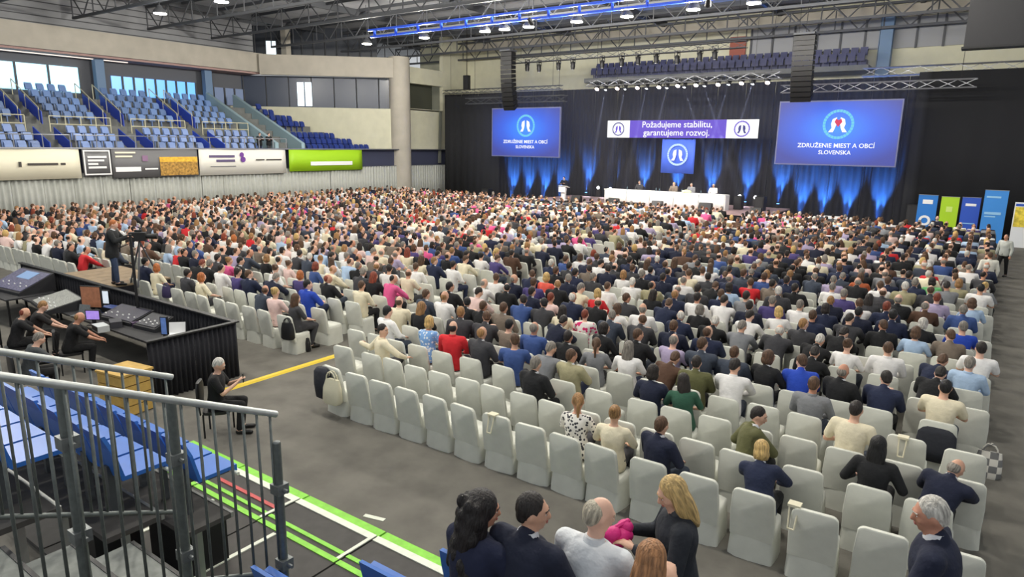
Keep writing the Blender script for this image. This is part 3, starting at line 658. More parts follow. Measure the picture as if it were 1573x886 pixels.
# ---------------------------------------------------------------- grey pleated drape below the stand
M_GDR = mat('grey_drape', rgb(176, 178, 172), 0.85, noise=0.06, nscale=3)
def fold_mesh(name, wdt, h, amp, nf, m, th=0.015, seed=0, segs=6):
    rr = random.Random(seed); n = nf * segs; vs = []; fs = []
    ph = [rr.uniform(0.7, 1.3) for _ in range(nf + 1)]
    for s_ in (0, 1):
        for z in (0, h):
            for k in range(n + 1):
                u = k / n; a = amp * ph[min(nf, int(u * nf))] * (1.0 if z == 0 else 0.75)
                vs.append((u * wdt, a * math.sin(u * nf * 2 * PI) + s_ * th, z))
    N = n + 1
    for k in range(n):
        fs.append((k, k + 1, N + k + 1, N + k)); fs.append((2 * N + k, 3 * N + k, 3 * N + k + 1, 2 * N + k + 1))
        fs.append((k, 2 * N + k, 2 * N + k + 1, k + 1)); fs.append((N + k, N + k + 1, 3 * N + k + 1, 3 * N + k))
    fs += [(0, N, 3 * N, 2 * N), (n, 2 * N + n, 3 * N + n, N + n)]
    mb = MB(); mb.add(vs, fs); return mb.mesh(name, m, smooth=True)
dr = thing('pleated_drape', 'long light grey pleated drape hung below the side stand', 'drape', (-43.33, 8, 0))
panels = [fold_mesh('drape_panel', 1.54, 3.02, 0.085, 5, M_GDR, seed=s) for s in range(4)]
y = 0.0; k = 0
while y < 43:
    o = obj('drape_panel', panels[k % 4], dr, (R.uniform(-0.03, 0.03), y, 0)); o.rotation_euler = (0, 0, PI / 2); y += 1.56; k += 1
obj('drape_pole', MB().tube((0, 0, 3.03), (0, 43.2, 3.03), 0.03, n=6).mesh('drape_pole', M_ALU), dr)
# ---------------------------------------------------------------- banners on the fascia
XB = -43.1
def banner(name, y0, y1, z0, z1, m, label, sag=0.0):
    t = thing(name, label, 'banner', (XB, (y0 + y1) / 2, (z0 + z1) / 2))
    wdt, h = y1 - y0, z1 - z0
    vs = []; fs = []; n = 16
    for s_ in (0, 1):
        for zz in (-h / 2, h / 2):
            for k in range(n + 1):
                u = k / n; vs.append((-0.02 * s_ + 0.025 * math.sin(u * 9 + zz), -wdt / 2 + u * wdt, zz))
    N = n + 1
    for k in range(n):
        fs += [(k, k + 1, N + k + 1, N + k), (2 * N + k, 3 * N + k, 3 * N + k + 1, 2 * N + k + 1), (k, 2 * N + k, 2 * N + k + 1, k + 1), (N + k, N + k + 1, 3 * N + k + 1, 3 * N + k)]
    fs += [(0, N, 3 * N, 2 * N), (n, 2 * N + n, 3 * N + n, N + n)]
    mb = MB(); mb.add(vs, fs); obj('cloth', mb.mesh('cloth', m, smooth=True), t); return t
def put(t, me, name, y, z, dx=0.05):
    o = obj(name, me, t, (dx, y, z)); o.rotation_euler = FACE_PX; return o
def rect(wd, h, m, name='mark'):
    return MB().box(-wd / 2, wd / 2, -h / 2, h / 2, 0, 0.006).mesh(name, m)
M_CREAMB = mat('cream_banner', rgb(238, 232, 208), 0.6, bump=0.25, bscale=2.5)
M_INK = mat('dark_ink', rgb(70, 66, 62), 0.7)
M_GREYB = mat('grey_banner', rgb(110, 110, 112), 0.6)
M_PURP = mat('purple_ink', rgb(110, 60, 150), 0.6)
b = banner('advert_banner', 12.0, 17.7, 2.75, 4.42, M_CREAMB, 'cream banner with one short dark line of print, nearest on the fascia')
put(b, rect(1.5, .12, M_INK), 'text_line', .95, 0.0); put(b, rect(.25, .12, M_INK), 'text_line', 1.95, 0.0); put(b, rect(0.14, 0.28, M_INK), 'logo_mark', -.15, 0.0)
b = banner('advert_banner', 17.85, 19.4, 2.85, 4.42, M_GREYB, 'dark grey square banner with white frame and four white lines')
fr = MB().box(-0.74, 0.74, 0.64, 0.72, 0, .006).box(-0.74, 0.74, -0.72, -0.64, 0, .006).box(-0.74, -0.66, -0.64, 0.64, 0, .006).box(0.66, 0.74, -0.64, 0.64, 0, .006)
put(b, fr.mesh('white_frame', M_WHITE), 'white_frame', 0, 0)
for k, wd in enumerate((1.05, 0.9, 0.55, 1.0)): put(b, rect(wd, 0.12, M_WHITE), 'text_line', -0.52 + wd / 2, 0.32 - 0.2 * k)
b = banner('advert_banner', 19.45, 24.85, 2.7, 4.42, M_GREYB, 'grey banner with a yellow field picture at its far end')
fm = mat('field_picture', rgb(170, 130, 60), 0.7, noise=0.6, nscale=6)
put(b, rect(2.5, 0.85, fm, 'field'), 'field_picture', 1.4, -0.36); put(b, rect(2.5, 0.32, mat('field_bright', rgb(232, 180, 60), 0.7, noise=0.3, nscale=5)), 'field_picture', 1.4, 0.22)
put(b, rect(1.2, 0.1, M_CREAMB), 'text_line', -1.9, 0.65); put(b, rect(1.0, 0.1, M_CREAMB), 'text_line', -2.0, 0.42)
put(b, rect(1.5, 0.28, M_WHITE), 'text_line', -1.8, -0.35); put(b, rect(0.8, 0.1, M_WHITE), 'text_line', -0.4, -0.35); put(b, rect(0.35, 0.35, mat('mauve_ink', rgb(140, 110, 140), .7)), 'logo_mark', -0.75, 0.3)
b = banner('advert_banner', 24.95, 31.75, 2.7, 4.45, mat('white_banner', rgb(232, 230, 220), 0.6, bump=0.2, bscale=2), 'white banner with violet print lines and a small purple logo')
M_VIO = mat('violet_ink', rgb(96, 84, 120), .7)
put(b, rect(1.9, .16, M_VIO), 'text_line', -1.75, .38); put(b, rect(1.4, .16, M_VIO), 'text_line', -1.5, .08)
put(b, rect(.7, .09, M_INK), 'text_line', 1.2, .12); put(b, rect(1.3, .09, M_INK), 'text_line', 2.35, .12); put(b, rect(1.9, 0.05, M_GREYB), 'text_line', -1.7, -0.3)
lg = MB().tube((0, 0.18, 0), (0, 0.18, 0.006), 0.17, n=12).tube((0.08, -0.14, 0), (0.08, -0.14, 0.006), 0.2, n=12).mesh('logo_mark', M_PURP); put(b, lg, 'logo_mark', -0.25, 0.3)
b = banner('advert_banner', 32.05, 39.3, 2.8, 4.42, mat('lime_banner', rgb(158, 205, 30), 0.55, bump=0.25, bscale=1.5), 'lime green banner with one white print line, farthest on the fascia')
put(b, rect(4.2, .3, M_WHITE), 'text_line', .4, -.25)
# ================================================================== roof trusses, cable runs
diag_len = math.hypot(1.5, 1.5)
web = MB().tube((0, 0, 0), (1.5, 0, 1.5), 0.045, n=5).mesh('diagonal', M_TRUSS); web2 = MB().tube((0, 0, 1.5), (1.5, 0, 0), 0.045, n=5).mesh('diagonal', M_TRUSS)
post_me = MB().tube((0, 0, 0), (0, 0, 1.5), 0.045, n=5).mesh('upright', M_TRUSS)
for y in (17, 22, 27, 32, 37.5, 42.5, 48, 52.5):
    x0, x1 = (-52, 2)
    t = obj('roof_truss', None, None, (0, y, 12.95), kind='structure')
    for z in (0, 1.5): obj('chord', MB().box(x0, x1, -0.08, 0.08, z - 0.08, z + 0.08).mesh('chord', M_TRUSS), t)
    x = x0
    k = 0
    while x < x1 - 1.4:
        obj('diagonal', web if k % 2 else web2, t, (x, 0, 0))
        if k % 2 == 0: obj('upright', post_me, t, (x, 0, 0))
        x += 1.5; k += 1
for k, x in enumerate((-50, -41, -32, -23, -14, -5)):
    struct('roof_purlin', MB().box(x - 0.12, x + 0.12, 8, 54, 14.45, 14.9), M_TRUSS)
for k in range(14): struct('roof_purlin', MB().box(-52, 2, 14 + 2.9 * k, 14.12 + 2.9 * k, 14.7, 14.9), M_TRUSS)
bl = thing('blue_roof_beam', 'roof beam above the lamps, its blue light put into the colour', 'beam')
M_BLUEB = mat('blue_light_tint', rgb(40, 84, 215), 0.4)  # blue light on the beam is put into its base colour
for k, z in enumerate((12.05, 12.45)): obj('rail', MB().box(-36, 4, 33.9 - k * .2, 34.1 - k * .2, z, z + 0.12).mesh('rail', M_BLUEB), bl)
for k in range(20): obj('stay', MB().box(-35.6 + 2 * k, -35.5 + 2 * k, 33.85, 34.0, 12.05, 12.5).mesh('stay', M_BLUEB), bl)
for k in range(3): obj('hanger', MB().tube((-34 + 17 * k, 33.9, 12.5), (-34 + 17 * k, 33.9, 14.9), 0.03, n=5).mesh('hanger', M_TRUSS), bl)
# ================================================================== back wall: band of office panels, balcony seats, scoreboard
struct('trim_roof_band', MB().box(-44, 12, 53.6, 54, 13.75, 14.5), M_CONC)
og = struct('window_7', MB().box(-16, 3, 53.85, 54, 11.75, 13.7), mat('office_panel', rgb(140, 142, 146), 0.5))
for k in range(13): struct('mullion', MB().box(-16 + 1.55 * k - 0.06, -16 + 1.55 * k + 0.06, 53.75, 53.85, 11.7, 13.75), M_TRUSS, og)
struct('trim_red_panel', MB().box(-17.6, -16.4, 53.8, 54, 11.4, 13.3), mat('red_panel', rgb(150, 84, 70), 0.7))
struct('column_back', MB().box(-7.3, -6.5, 53.2, 54, 9, 13.75), mat('blue_column', None))
bal = struct('balcony_back', MB().box(-29, -7.5, 51.5, 54, 10.2, 10.55), M_STEP)
seat_navy = bpy.data.meshes['stadium_seat'] if 'stadium_seat' in bpy.data.meshes else seat_far
bs = []
mb = MB()
for k in range(36):
    for rr_ in (0, 1):
        x = -28.6 + 0.58 * k; y0 = 52.0 + rr_ * 0.9; z = 10.55 + 0.45 * rr_
        if rr_: mb.box(x - 0.02, x + 0.5, y0 - 0.3, y0 + 0.4, 10.55, z)
        mb.box(x, x + 0.46, y0, y0 + 0.06, z + 0.4, z + 0.85); mb.box(x, x + 0.46, y0 - 0.08, y0, z + 0.3, z + 0.7); mb.box(x + .2, x + .26, y0 - .04, y0, z, z + .4)
obj('balcony_seats', mb.mesh('balcony_seats', mat('navy_seat', rgb(40, 46, 92), 0.5)), label='dark blue seats crowded on the balcony above the stage drape', cat='seats', kind='stuff')
sb = thing('hanging_scoreboard', 'large dark panel hanging from the roof at the upper right', 'scoreboard', (0, 25, 0))
p0 = on_y(1480, 72, 25); p1 = on_y(1480, -60, 25)
obj('panel', MB().box(p0.x, p0.x + 3.6, 0, 0.5, p0.z, 11.0).mesh('panel', mat('board_face', rgb(38, 38, 42), 0.6)), sb)
obj('frame', MB().box(p0.x - 0.05, p0.x + 3.65, -0.03, 0.53, p0.z - 0.06, p0.z).mesh('frame', M_BLACK), sb)
for k in (0.4, 3.2): obj('cable', MB().tube((p0.x + k, 0.25, 11), (p0.x + k, 0.25, 14.9), 0.02, n=5).mesh('cable', M_BLACK), sb)
# ================================================================== black drapes round the stage
bd = thing('stage_drape', 'tall black pleated drape closing off the whole stage end', 'drape', (0, 50, 0))
bp = [fold_mesh('drape_panel', 2.0, 9.55, 0.09, 5, M_BLACKCLOTH, seed=20 + s) for s in range(3)]
x = -43.2; k = 0
while x < 10:
    obj('drape_panel', bp[k % 3], bd, (x, 0, 0)); x += 2.02; k += 1
# side returns: dark masks in front of the wide drape, left and right of the screens
for (nm, x0, x1, y, h, lab) in (('side_mask', -41.6, -35.4, 48.2, 9.2, 'flat black masking cloth between the wall corner and the smaller screen'), ('side_mask', -4.2, 8.5, 48.2, 9.6, 'flat black masking cloth on the right of the larger screen')):
    obj(nm, fold_mesh(nm, x1 - x0, h, 0.03, 8, mat('mask_cloth', rgb(28, 29, 33), 0.95), seed=5), None, (x0, y, 0), label=lab, cat='drape')
# ================================================================== stage platform
STZ = 0.9
stg = thing('stage', 'low black-fronted stage with pale lit floor', 'stage')
M_STG = mat('stage_floor', rgb(190, 160, 158), 0.45, noise=0.08, nscale=2)
for k in range(9):
    obj('deck_panel', MB().box(-28.8 + 1.97 * k, -28.8 + 1.97 * k + 1.955, 42.9, 49.6, STZ - 0.08, STZ).mesh('deck_panel', M_STG), stg)
obj('front_skirt', MB().box(-28.8, -11.1, 42.95, 43.0, 0, STZ - 0.08).mesh('front_skirt', M_BLACKCLOTH), stg)
obj('side_skirt', MB().box(-11.15, -11.1, 43.0, 49.6, 0, STZ - 0.08).mesh('side_skirt', M_BLACKCLOTH), stg)
obj('side_skirt', MB().box(-28.8, -28.75, 43.0, 49.6, 0, STZ - 0.08).mesh('side_skirt', M_BLACKCLOTH), stg)
# table under a white cloth
tb_ = thing('panel_table', 'long white-clothed panel table across the stage', 'table', (0, 44.6, STZ))
M_CLOTH = mat('white_tablecloth', rgb(236, 238, 235), 0.8, bump=0.15, bscale=6)
x = -23.05; k = 0
while x < -14.2:
    obj('tablecloth', fold_mesh('tablecloth', 1.76, 0.98, 0.02, 6, M_CLOTH, seed=40 + k), tb_, (x, 0, 0.0)); x += 1.79; k += 1
obj('table_top', MB().box(-23.1, -14.1, -0.02, 0.85, 0.98, 1.03).mesh('table_top', M_CLOTH), tb_)
obj('end_cloth', MB().box(-14.12, -14.08, 0.0, 0.85, 0.0, 0.98).mesh('end_cloth', M_CLOTH), tb_)
bot = MB().rings([((0, 0, z), r, r, Matrix.Identity(3)) for z, r in ((0, .035), (.17, .035), (.21, .015), (.25, .014))], 8).mesh('bottle', mat('bottle_glass', rgb(90, 110, 120), 0.2), angle=40)
for k, x in enumerate((-21.4, -19.2, -18.9, -17.3, -15.9)):
    obj('water_bottle', bot, None, (x, 44.95 + 0.1 * (k % 2), STZ + 1.03), label=f'small water bottle on the panel table, {nth(k + 1)} from the lectern side', cat='bottle', group='bottles on the panel table')
nmt = rect(0.3, 0.1, M_WHITE, 'card')
flw = MB().ell((0, 0, .1), (.22, .16, .12), nu=10, nv=6).ell((.2, .02, .08), (.16, .13, .1), nu=10, nv=6).ell((-.2, 0, .08), (.16, .13, .1), nu=10, nv=6)
o = obj('flower_arrangement', flw.mesh('flower_arrangement', mat('green_white_flowers', rgb(206, 212, 180), 0.8, noise=0.5, nscale=20, bump=0.8, bscale=25), smooth=True), None, (-16.9, 44.9, STZ + 1.03), label='low arrangement of pale flowers on the panel table', cat='flowers')
# lectern
lc = thing('lectern', 'slim white lectern at the left of the stage', 'lectern', (-26.5, 44.5, STZ))
obj('column', MB().rings([((0, 0, z), rx, ry, Matrix.Identity(3)) for z, rx, ry in ((0, .3, .22), (.05, .3, .22), (.06, .16, .13), (.9, .22, .16))], 12, 4).mesh('column', M_CLOTH, angle=40), lc)
obj('reading_desk', MB().box(-.36, .36, -.25, .25, 0, .05, Matrix.Translation((0, .05, 1.0)) @ Matrix.Rotation(-.25, 4, 'X')).mesh('reading_desk', M_CLOTH), lc)
obj('front_panel', MB().box(-.3, .3, -.27, -.24, .62, 1.02).mesh('front_panel', M_WHITE), lc)
obj('microphone', MB().tube((0, .1, 1.0), (0, .22, 1.32), .01, n=6).ell((0, .23, 1.34), (.025, .025, .03), nu=8, nv=5).mesh('microphone', M_BLACK), lc)
# wedge monitors along the stage front and floor speakers
def wedge(name, label, loc, s=1.0, rz=0.0):
    t = thing(name, label, 'speaker', loc, rz, 'black floor monitors at the stage front')
    obj('cabinet', MB().prism([(-.28 * s, 0), (.28 * s, 0), (.2 * s, .42 * s), (-.05 * s, .46 * s)], -.33 * s, .33 * s, Matrix(((0, 0, 1, 0), (1, 0, 0, 0), (0, 1, 0, 0), (0, 0, 0, 1)))).mesh('cabinet', M_BLACK), t)
    obj('grille', MB().box(-.28 * s, .28 * s, -.01, .01, -.18 * s, .18 * s, Matrix.Translation((0, .25 * s, .22 * s)) @ Matrix.Rotation(.2, 4, 'X')).mesh('grille', mat('speaker_grille', rgb(45, 45, 48), 0.8)), t)
for k, (px, py, s) in enumerate(((884, 311, 1.1), (941, 318, 1.1), (1008, 322, 1.1), (1082, 328, 1.25), (1160, 331, 1.0))):
    p = on_y(px, py, 43.25)
    wedge('floor_monitor', f'black wedge monitor on the stage edge, {nth(k + 1)} from the lectern', (p.x, 43.35, STZ), s)
for k, (px, py, wd, h) in enumerate(((967, 318, 2.0, 1.25), (1135, 310, 0.5, .9), (1168, 312, 0.6, .95), (870, 330, .8, .9))):
    p = on_y(px, py, 42.3 if k in (0, 3) else 46.5)
    z = 0 if k in (0, 3) else STZ
    t = thing('loudspeaker', ('wide black subwoofer on the floor before the panel table', 'black loudspeaker beside the right end of the panel table', 'black loudspeaker at the right edge of the stage', 'small black loudspeaker on the floor before the lectern')[k], 'speaker', (p.x, p.y, z))
    obj('cabinet', MB().box(-wd / 2, wd / 2, -.35, .35, 0, h).mesh('cabinet', M_BLACK), t)
    obj('grille', MB().box(-wd / 2 + .06, wd / 2 - .06, -.38, -.35, .06, h - .06).mesh('grille', mat('speaker_grille', None)), t)
# ================================================================== screens
def screen_mat(name, c0, c1, c2, e):
    m = bpy.data.materials.new(name); m.use_nodes = True; nt = m.node_tree
    b = nt.nodes['Principled BSDF']; b.inputs['Base Color'].default_value = (0.01, 0.01, 0.02, 1); b.inputs['Roughness'].default_value = 0.5
    tc = nt.nodes.new('ShaderNodeTexCoord'); gr = nt.nodes.new('ShaderNodeTexGradient'); gr.gradient_type = 'SPHERICAL'
    mp = nt.nodes.new('ShaderNodeMapping'); mp.inputs['Scale'].default_value = (0.24, 0.24, 0.42); mp.inputs['Location'].default_value = (0, 0, -0.12)
    cr = nt.nodes.new('ShaderNodeValToRGB')
    cr.color_ramp.elements[0].color = c0; cr.color_ramp.elements[1].color = c2
    e1 = cr.color_ramp.elements.new(0.45); e1.color = c1
    nt.links.new(tc.outputs['Object'], mp.inputs['Vector']); nt.links.new(mp.outputs['Vector'], gr.inputs['Vector']); nt.links.new(gr.outputs['Fac'], cr.inputs['Fac'])
    nt.links.new(cr.outputs['Color'], b.inputs['Emission Color']); b.inputs['Emission Strength'].default_value = e
    return m
M_SCR = screen_mat('screen_picture', rgb(48, 58, 140), rgb(40, 84, 200), rgb(40, 130, 245), 1.25)
M_LEDW = mat('led_white', (1, 1, 1, 1), 0.5, emit=1.05)
M_LEDC = mat('led_cyan', rgb(120, 215, 240), 0.5, emit=0.9)
M_LEDP = mat('led_purple', rgb(110, 84, 215), 0.5, emit=0.9)
M_LEDR = mat('led_red', rgb(225, 60, 95), 0.5, emit=0.9)
M_LEDB = mat('led_navy', rgb(60, 60, 140), 0.5, emit=0.9)
def annulus(r0, r1, n, m, name='emblem_ring', gap=0.0):
    vs = []; fs = []
    for k in range(n):
        a0 = 2 * PI * (k + gap) / n; a1 = 2 * PI * (k + 1 - gap) / n
        i = len(vs)
        for zz in (0, .008):
            vs += [(r0 * math.cos(a0), r0 * math.sin(a0), zz), (r1 * math.cos(a0), r1 * math.sin(a0), zz), (r1 * math.cos(a1), r1 * math.sin(a1), zz), (r0 * math.cos(a1), r0 * math.sin(a1), zz)]
        fs += [(i, i + 3, i + 2, i + 1), (i + 4, i + 5, i + 6, i + 7), (i, i + 1, i + 5, i + 4), (i + 2, i + 3, i + 7, i + 6), (i + 1, i + 2, i + 6, i + 5), (i + 3, i, i + 4, i + 7)]
    return MB().add(vs, fs).mesh(name, m)
def figures(s, m, name='emblem_figures'):
    # two linked arching figures: a head and a bent body each, mirrored
    mb = MB()
    for sx in (-1, 1):
        pts = [(.10, .42), (.34, .30), (.40, .02), (.34, -.20), (.52, -.46), (.26, -.46), (.16, -.22), (.10, .0)]
        q = [(sx * x * s, y * s) for x, y in pts]
        if sx < 0: q.reverse()
        mb.prism(q, 0, .008)
    return mb.mesh(name, m)
def up(t, me, name, x, z, y=-0.05):
    o = obj(name, me, t, (x, y, z)); o.rotation_euler = FACE_MY; return o
def emblem(t, x, z, r, ring, fig, y=-0.05, heart=None):
    up(t, annulus(r * .82, r, 28, ring, gap=0.06), 'emblem_ring', x, z, y)
    up(t, figures(r * 1.15, fig), 'emblem_figures', x, z, y - .01)
    if heart:
        hm = MB().prism([(0, -.26 * r), (.24 * r, .08 * r), (.16 * r, .3 * r), (0, .2 * r), (-.16 * r, .3 * r), (-.24 * r, .08 * r)], 0, .01).mesh('emblem_heart', heart)
        up(t, hm, 'emblem_heart', x, z + .08 * r, y - .02)
def big_screen(name, label, x0, x1, z0, z1, heart, dark=False):
    cx, cz = (x0 + x1) / 2, (z0 + z1) / 2; wd, h = x1 - x0, z1 - z0
    t = thing(name, label, 'screen', (cx, 46.5, cz))
    obj('picture', MB().box(-wd / 2, wd / 2, -0.03, 0.03, -h / 2, h / 2).mesh('picture', M_SCR), t)
    obj('bezel', MB().box(-wd / 2 - .08, wd / 2 + .08, -.02, .14, h / 2, h / 2 + .08).box(-wd / 2 - .08, wd / 2 + .08, -.02, .14, -h / 2 - .08, -h / 2).box(-wd / 2 - .08, -wd / 2, -.02, .14, -h / 2, h / 2).box(wd / 2, wd / 2 + .08, -.02, .14, -h / 2, h / 2).mesh('bezel', mat('screen_bezel', rgb(110, 114, 150), .6)), t)
    emblem(t, 0.1, h * .14, h * .235, M_LEDC, M_LEDW, heart=heart)
    up(t, text_mesh('lettering', 'ZDRUŽENIE MIEST A OBCÍ', h * .098, M_LEDW, bold=.004), 'lettering', .05, -h * .2)
    up(t, text_mesh('lettering', 'SLOVENSKA', h * .09, M_LEDW, bold=.004), 'lettering', .05, -h * .31)
    for sx in (-.35, .35): obj('hanging_cable', MB().tube((sx * wd, .05, h / 2 + .08), (sx * wd, .05, h / 2 + .62), .02, n=5).mesh('hanging_cable', M_BLACK), t)
big_screen('projection_screen', 'blue projection screen with emblem, on the left of the stage', -34.85, -28.25, 4.12, 7.9, None)
big_screen('projection_screen', 'blue projection screen with emblem and red heart, right of the stage', -11.58, -4.72, 4.08, 7.9, M_LEDR)
lb = thing('led_banner', 'bright white and purple slogan board hung above the panel table', 'sign', (-18.55, 46.8, 6.27))
obj('board', MB().box(-5.62, 5.62, 0, .12, -.64, .64).mesh('board', M_BLACK), lb)
obj('white_panel', MB().box(-5.6, -3.75, -.03, 0, -.62, .62).mesh('white_panel', M_LEDW), lb); obj('white_panel', MB().box(3.45, 5.6, -.03, 0, -.62, .62).mesh('white_panel', M_LEDW), lb)
obj('purple_panel', MB().box(-3.75, 3.45, -.03, 0, -.62, .62).mesh('purple_panel', M_LEDP), lb)
for sx in (-5, 5): obj('hanging_cable', MB().tube((sx, .06, .6), (sx, .06, 14.92 - 6.27), .012, n=5).mesh('hanging_cable', M_BLACK), lb)
up(lb, text_mesh('lettering', 'Požadujeme stabilitu,', .62, M_LEDW, bold=.004), 'lettering', -.15, .30)
up(lb, text_mesh('lettering', 'garantujeme rozvoj.', .62, M_LEDW, bold=.004), 'lettering', -.15, -.27)
emblem(lb, -4.68, 0, .5, M_LEDB, M_LEDP); emblem(lb, 4.52, 0, .54, M_LEDP, M_LEDB)
fl = thing('emblem_flag', 'square blue cloth with round emblem below the slogan board', 'flag', (-18.52, 47.0, 4.37))
obj('cloth', fold_mesh('cloth', 2.5, 2.44, .03, 3, mat('flag_blue', rgb(72, 108, 226), .7), seed=3), fl, (-1.25, 0, -1.22))
for sx in (-1, 1): obj('tie', MB().tube((sx, -.02, 1.15), (sx, -.13, 1.4), .015, n=5).mesh('tie', M_BLACK), fl)
emblem(fl, 0, .1, .78, mat('flag_pale', rgb(170, 200, 240), .7), mat('flag_white', rgb(235, 235, 250), .7), y=-.08)
# ================================================================== lighting trusses
def box_truss(name, label, p0, p1, w_=0.4, seg=0.9, m=M_ALU):
    p0 = Vector(p0); p1 = Vector(p1); d = (p1 - p0); L = d.length
    t = thing(name, label, 'truss', p0); t.rotation_euler = (0, 0, math.atan2(d.y, d.x))
    for yy_ in (-w_ / 2, w_ / 2):
        for zz in (-w_ / 2, w_ / 2): obj('chord', MB().tube((0, yy_, zz), (L, yy_, zz), 0.03, n=6).mesh('chord', m), t)
    n = max(2, int(L / seg)); s = L / n
    dm = [MB().tube((0, -w_ / 2, -w_ / 2), (s, -w_ / 2, w_ / 2), .018, n=5).mesh('diagonal', m), MB().tube((0, -w_ / 2, w_ / 2), (s, -w_ / 2, -w_ / 2), .018, n=5).mesh('diagonal', m)]
    for k in range(n):
        obj('diagonal', dm[k % 2], t, (k * s, 0, 0)); obj('diagonal', dm[(k + 1) % 2], t, (k * s, w_, 0))
    return t
box_truss('lighting_truss', 'aluminium lighting truss over the stage front, carrying the lit spotlights', (-25.2, 45.2, 9.5), (-11.4, 45.2, 9.5))
box_truss('lighting_truss', 'higher lighting truss with hanging moving heads', (-31.5, 44.6, 11.4), (-13.5, 44.6, 11.4), m=M_TRUSS)
box_truss('screen_truss', 'silver truss above the right projection screen', (-11.6, 46.3, 8.72), (-1.2, 46.3, 8.72), .45)
box_truss('screen_truss', 'dark truss above the left projection screen', (-37.5, 46.3, 8.6), (-27.6, 46.3, 8.6), .45, m=M_TRUSS)
box_truss('drape_truss', 'silver truss along the top of the black drape at the far right', (-7.5, 49.6, 9.85), (8.0, 49.6, 9.85), .5, 1.0)
box_truss('drape_truss', 'thin dark truss along the top of the drape beside the wall corner', (-43, 49.6, 9.75), (-30, 49.6, 9.75), .3, .8, m=M_TRUSS)
hang = MB().tube((0, 0, 0), (0, 0, 3.6), .015, n=5).mesh('hoist_chain', M_BLACK)
for k, (x, y, z) in enumerate(((-24.5, 45.2, 9.7), (-12.1, 45.2, 9.7), (-2.0, 46.3, 8.9), (-36.8, 46.3, 8.8), (-28.4, 46.3, 8.8), (-30.9, 44.6, 11.6), (-14.2, 44.6, 11.6), (-10.9, 46.3, 8.95), (-42.2, 49.55, 9.9), (-31, 49.55, 9.9), (-6.8, 49.65, 10.08), (3, 49.65, 10.08))):
    o = obj('hoist_chain', hang, None, (x, y + (.225 if y == 46.3 else .2), z - .03), label='thin ' + ('black chain holding up the ' + ('lit stage-front truss, lectern side', 'lit stage-front truss, larger screen side', 'silver truss end over the right screen', 'dark truss, outer end by the wall', 'dark truss, inner end by the stage', 'moving-head truss, wall side end', 'moving-head truss, larger screen end', 'silver truss, stage-side end over the right screen', 'thin drape truss, wall side end', 'thin drape truss, stage side end', 'far right drape truss, stage side end', 'far right drape truss, outer end')[k]), cat='chain')
    o.scale = (1, 1, (14.93 - z) / 3.6)
# spotlights: par cans with lit lenses, pointing down-forward
M_PAR = mat('par_lens_warm', (1, .80, .72, 1), .3, emit=9); M_PARW = mat('par_lens_cool', (.85, .92, 1, 1), .3, emit=9)
can = MB().tube((0, 0, 0), (0, 0, .38), .16, .11, 12).mesh('can', M_BLACK, angle=40)
lens_w = MB().tube((0, 0, -.015), (0, 0, 0.01), .145, n=12).mesh('lens', M_PAR); lens_c = MB().tube((0, 0, -.015), (0, 0, .01), .095, n=12).mesh('lens', M_PARW)
yoke = MB().box(-.2, -.17, -.03, .03, .1, .55).box(.17, .2, -.03, .03, .1, .55).box(-.2, .2, -.03, .03, .52, .55).mesh('yoke', M_BLACK)
clamp_me = MB().box(-.05, .05, -.24, .24, -.06, .06).box(-.03, .03, -.03, .03, -.3, 0).mesh('clamp', M_BLACK)
LX = [(917, 137), (948, 136), (979, 135), (1012, 134), (1041, 132), (1069, 131), (1103, 130), (1139, 128), (1179, 127)]
for k, (px, py) in enumerate(LX):
    p = on_y(px, py, 45.2)
    t = thing('stage_spotlight', f'lit warm spotlight on the stage-front truss, {nth(k + 1)} from the lectern side', 'spotlight', p, 0, 'warm spotlights on the stage-front truss')
    for n_, me_ in (('can', can), ('lens', lens_w)): obj(n_, me_, t).rotation_euler = (-.7, 0, 0)
    obj('yoke', yoke, t); obj('clamp', clamp_me, t, (0, 0, 9.3 - p.z))
LC = [(930, 138), (960, 137), (993, 136), (1024, 135), (1051, 134), (1082, 132), (1119, 130), (1156, 129)]
for k, (px, py) in enumerate(LC):
    p = on_y(px, py, 45.3)
    t = thing('moving_head', f'lit white beam light on the stage-front truss, {nth(k + 1)} from the lectern side', 'spotlight', p, 0, 'white beam lights on the stage-front truss')
    for n_, me_ in (('can', can), ('lens', lens_c)): obj(n_, me_, t).rotation_euler = (-.35, .15, 0)
    obj('yoke', yoke, t); obj('clamp', clamp_me, t, (0, -.1, 9.3 - p.z))
    spot('beam_light', p + Vector((0, -.05, -.05)), (p.x + (2.2 if -18.8 < p.x < -15.4 else -3.0), 48.6, 1.2), 22000, (.75, .8, 1), 5, .6, .05)
HX = [(810, 103), (828, 104), (858, 101), (880, 100), (925, 98), (955, 95), (980, 92), (1008, 90), (1040, 91), (1075, 86), (1098, 84)]
for k, (px, py) in enumerate(HX):
    p = on_y(px, py, 44.6)
    t = thing('moving_head', f'unlit black moving head under the higher truss, {nth(k + 1)} from the wall side', 'spotlight', p, 0, 'unlit moving heads under the higher truss')
    obj('head', MB().rings([((0, 0, z), r, r, Matrix.Identity(3)) for z, r in ((-.3, .13), (-.1, .17), (.15, .16), (.25, .1))], 10).mesh('head', M_BLACK, angle=40), t); obj('yoke', yoke, t); obj('clamp', clamp_me, t, (0, 0, 11.2 - p.z))
    obj('lens', MB().tube((0, 0, -.32), (0, 0, -.3), .11, n=10).mesh('lens', mat('grey_lens', rgb(150, 150, 155), .2)), t)
# added front wash spots, brightening the table and lectern
spot('added_front_wash', (-22, 33, 11.6), (-19, 45, 1.6), 5200, (1, .93, .85), 26, .7, .2); spot('added_front_wash', (-12, 33, 11.6), (-17, 45, 1.6), 4200, (1, .86, .82), 26, .7, .2)
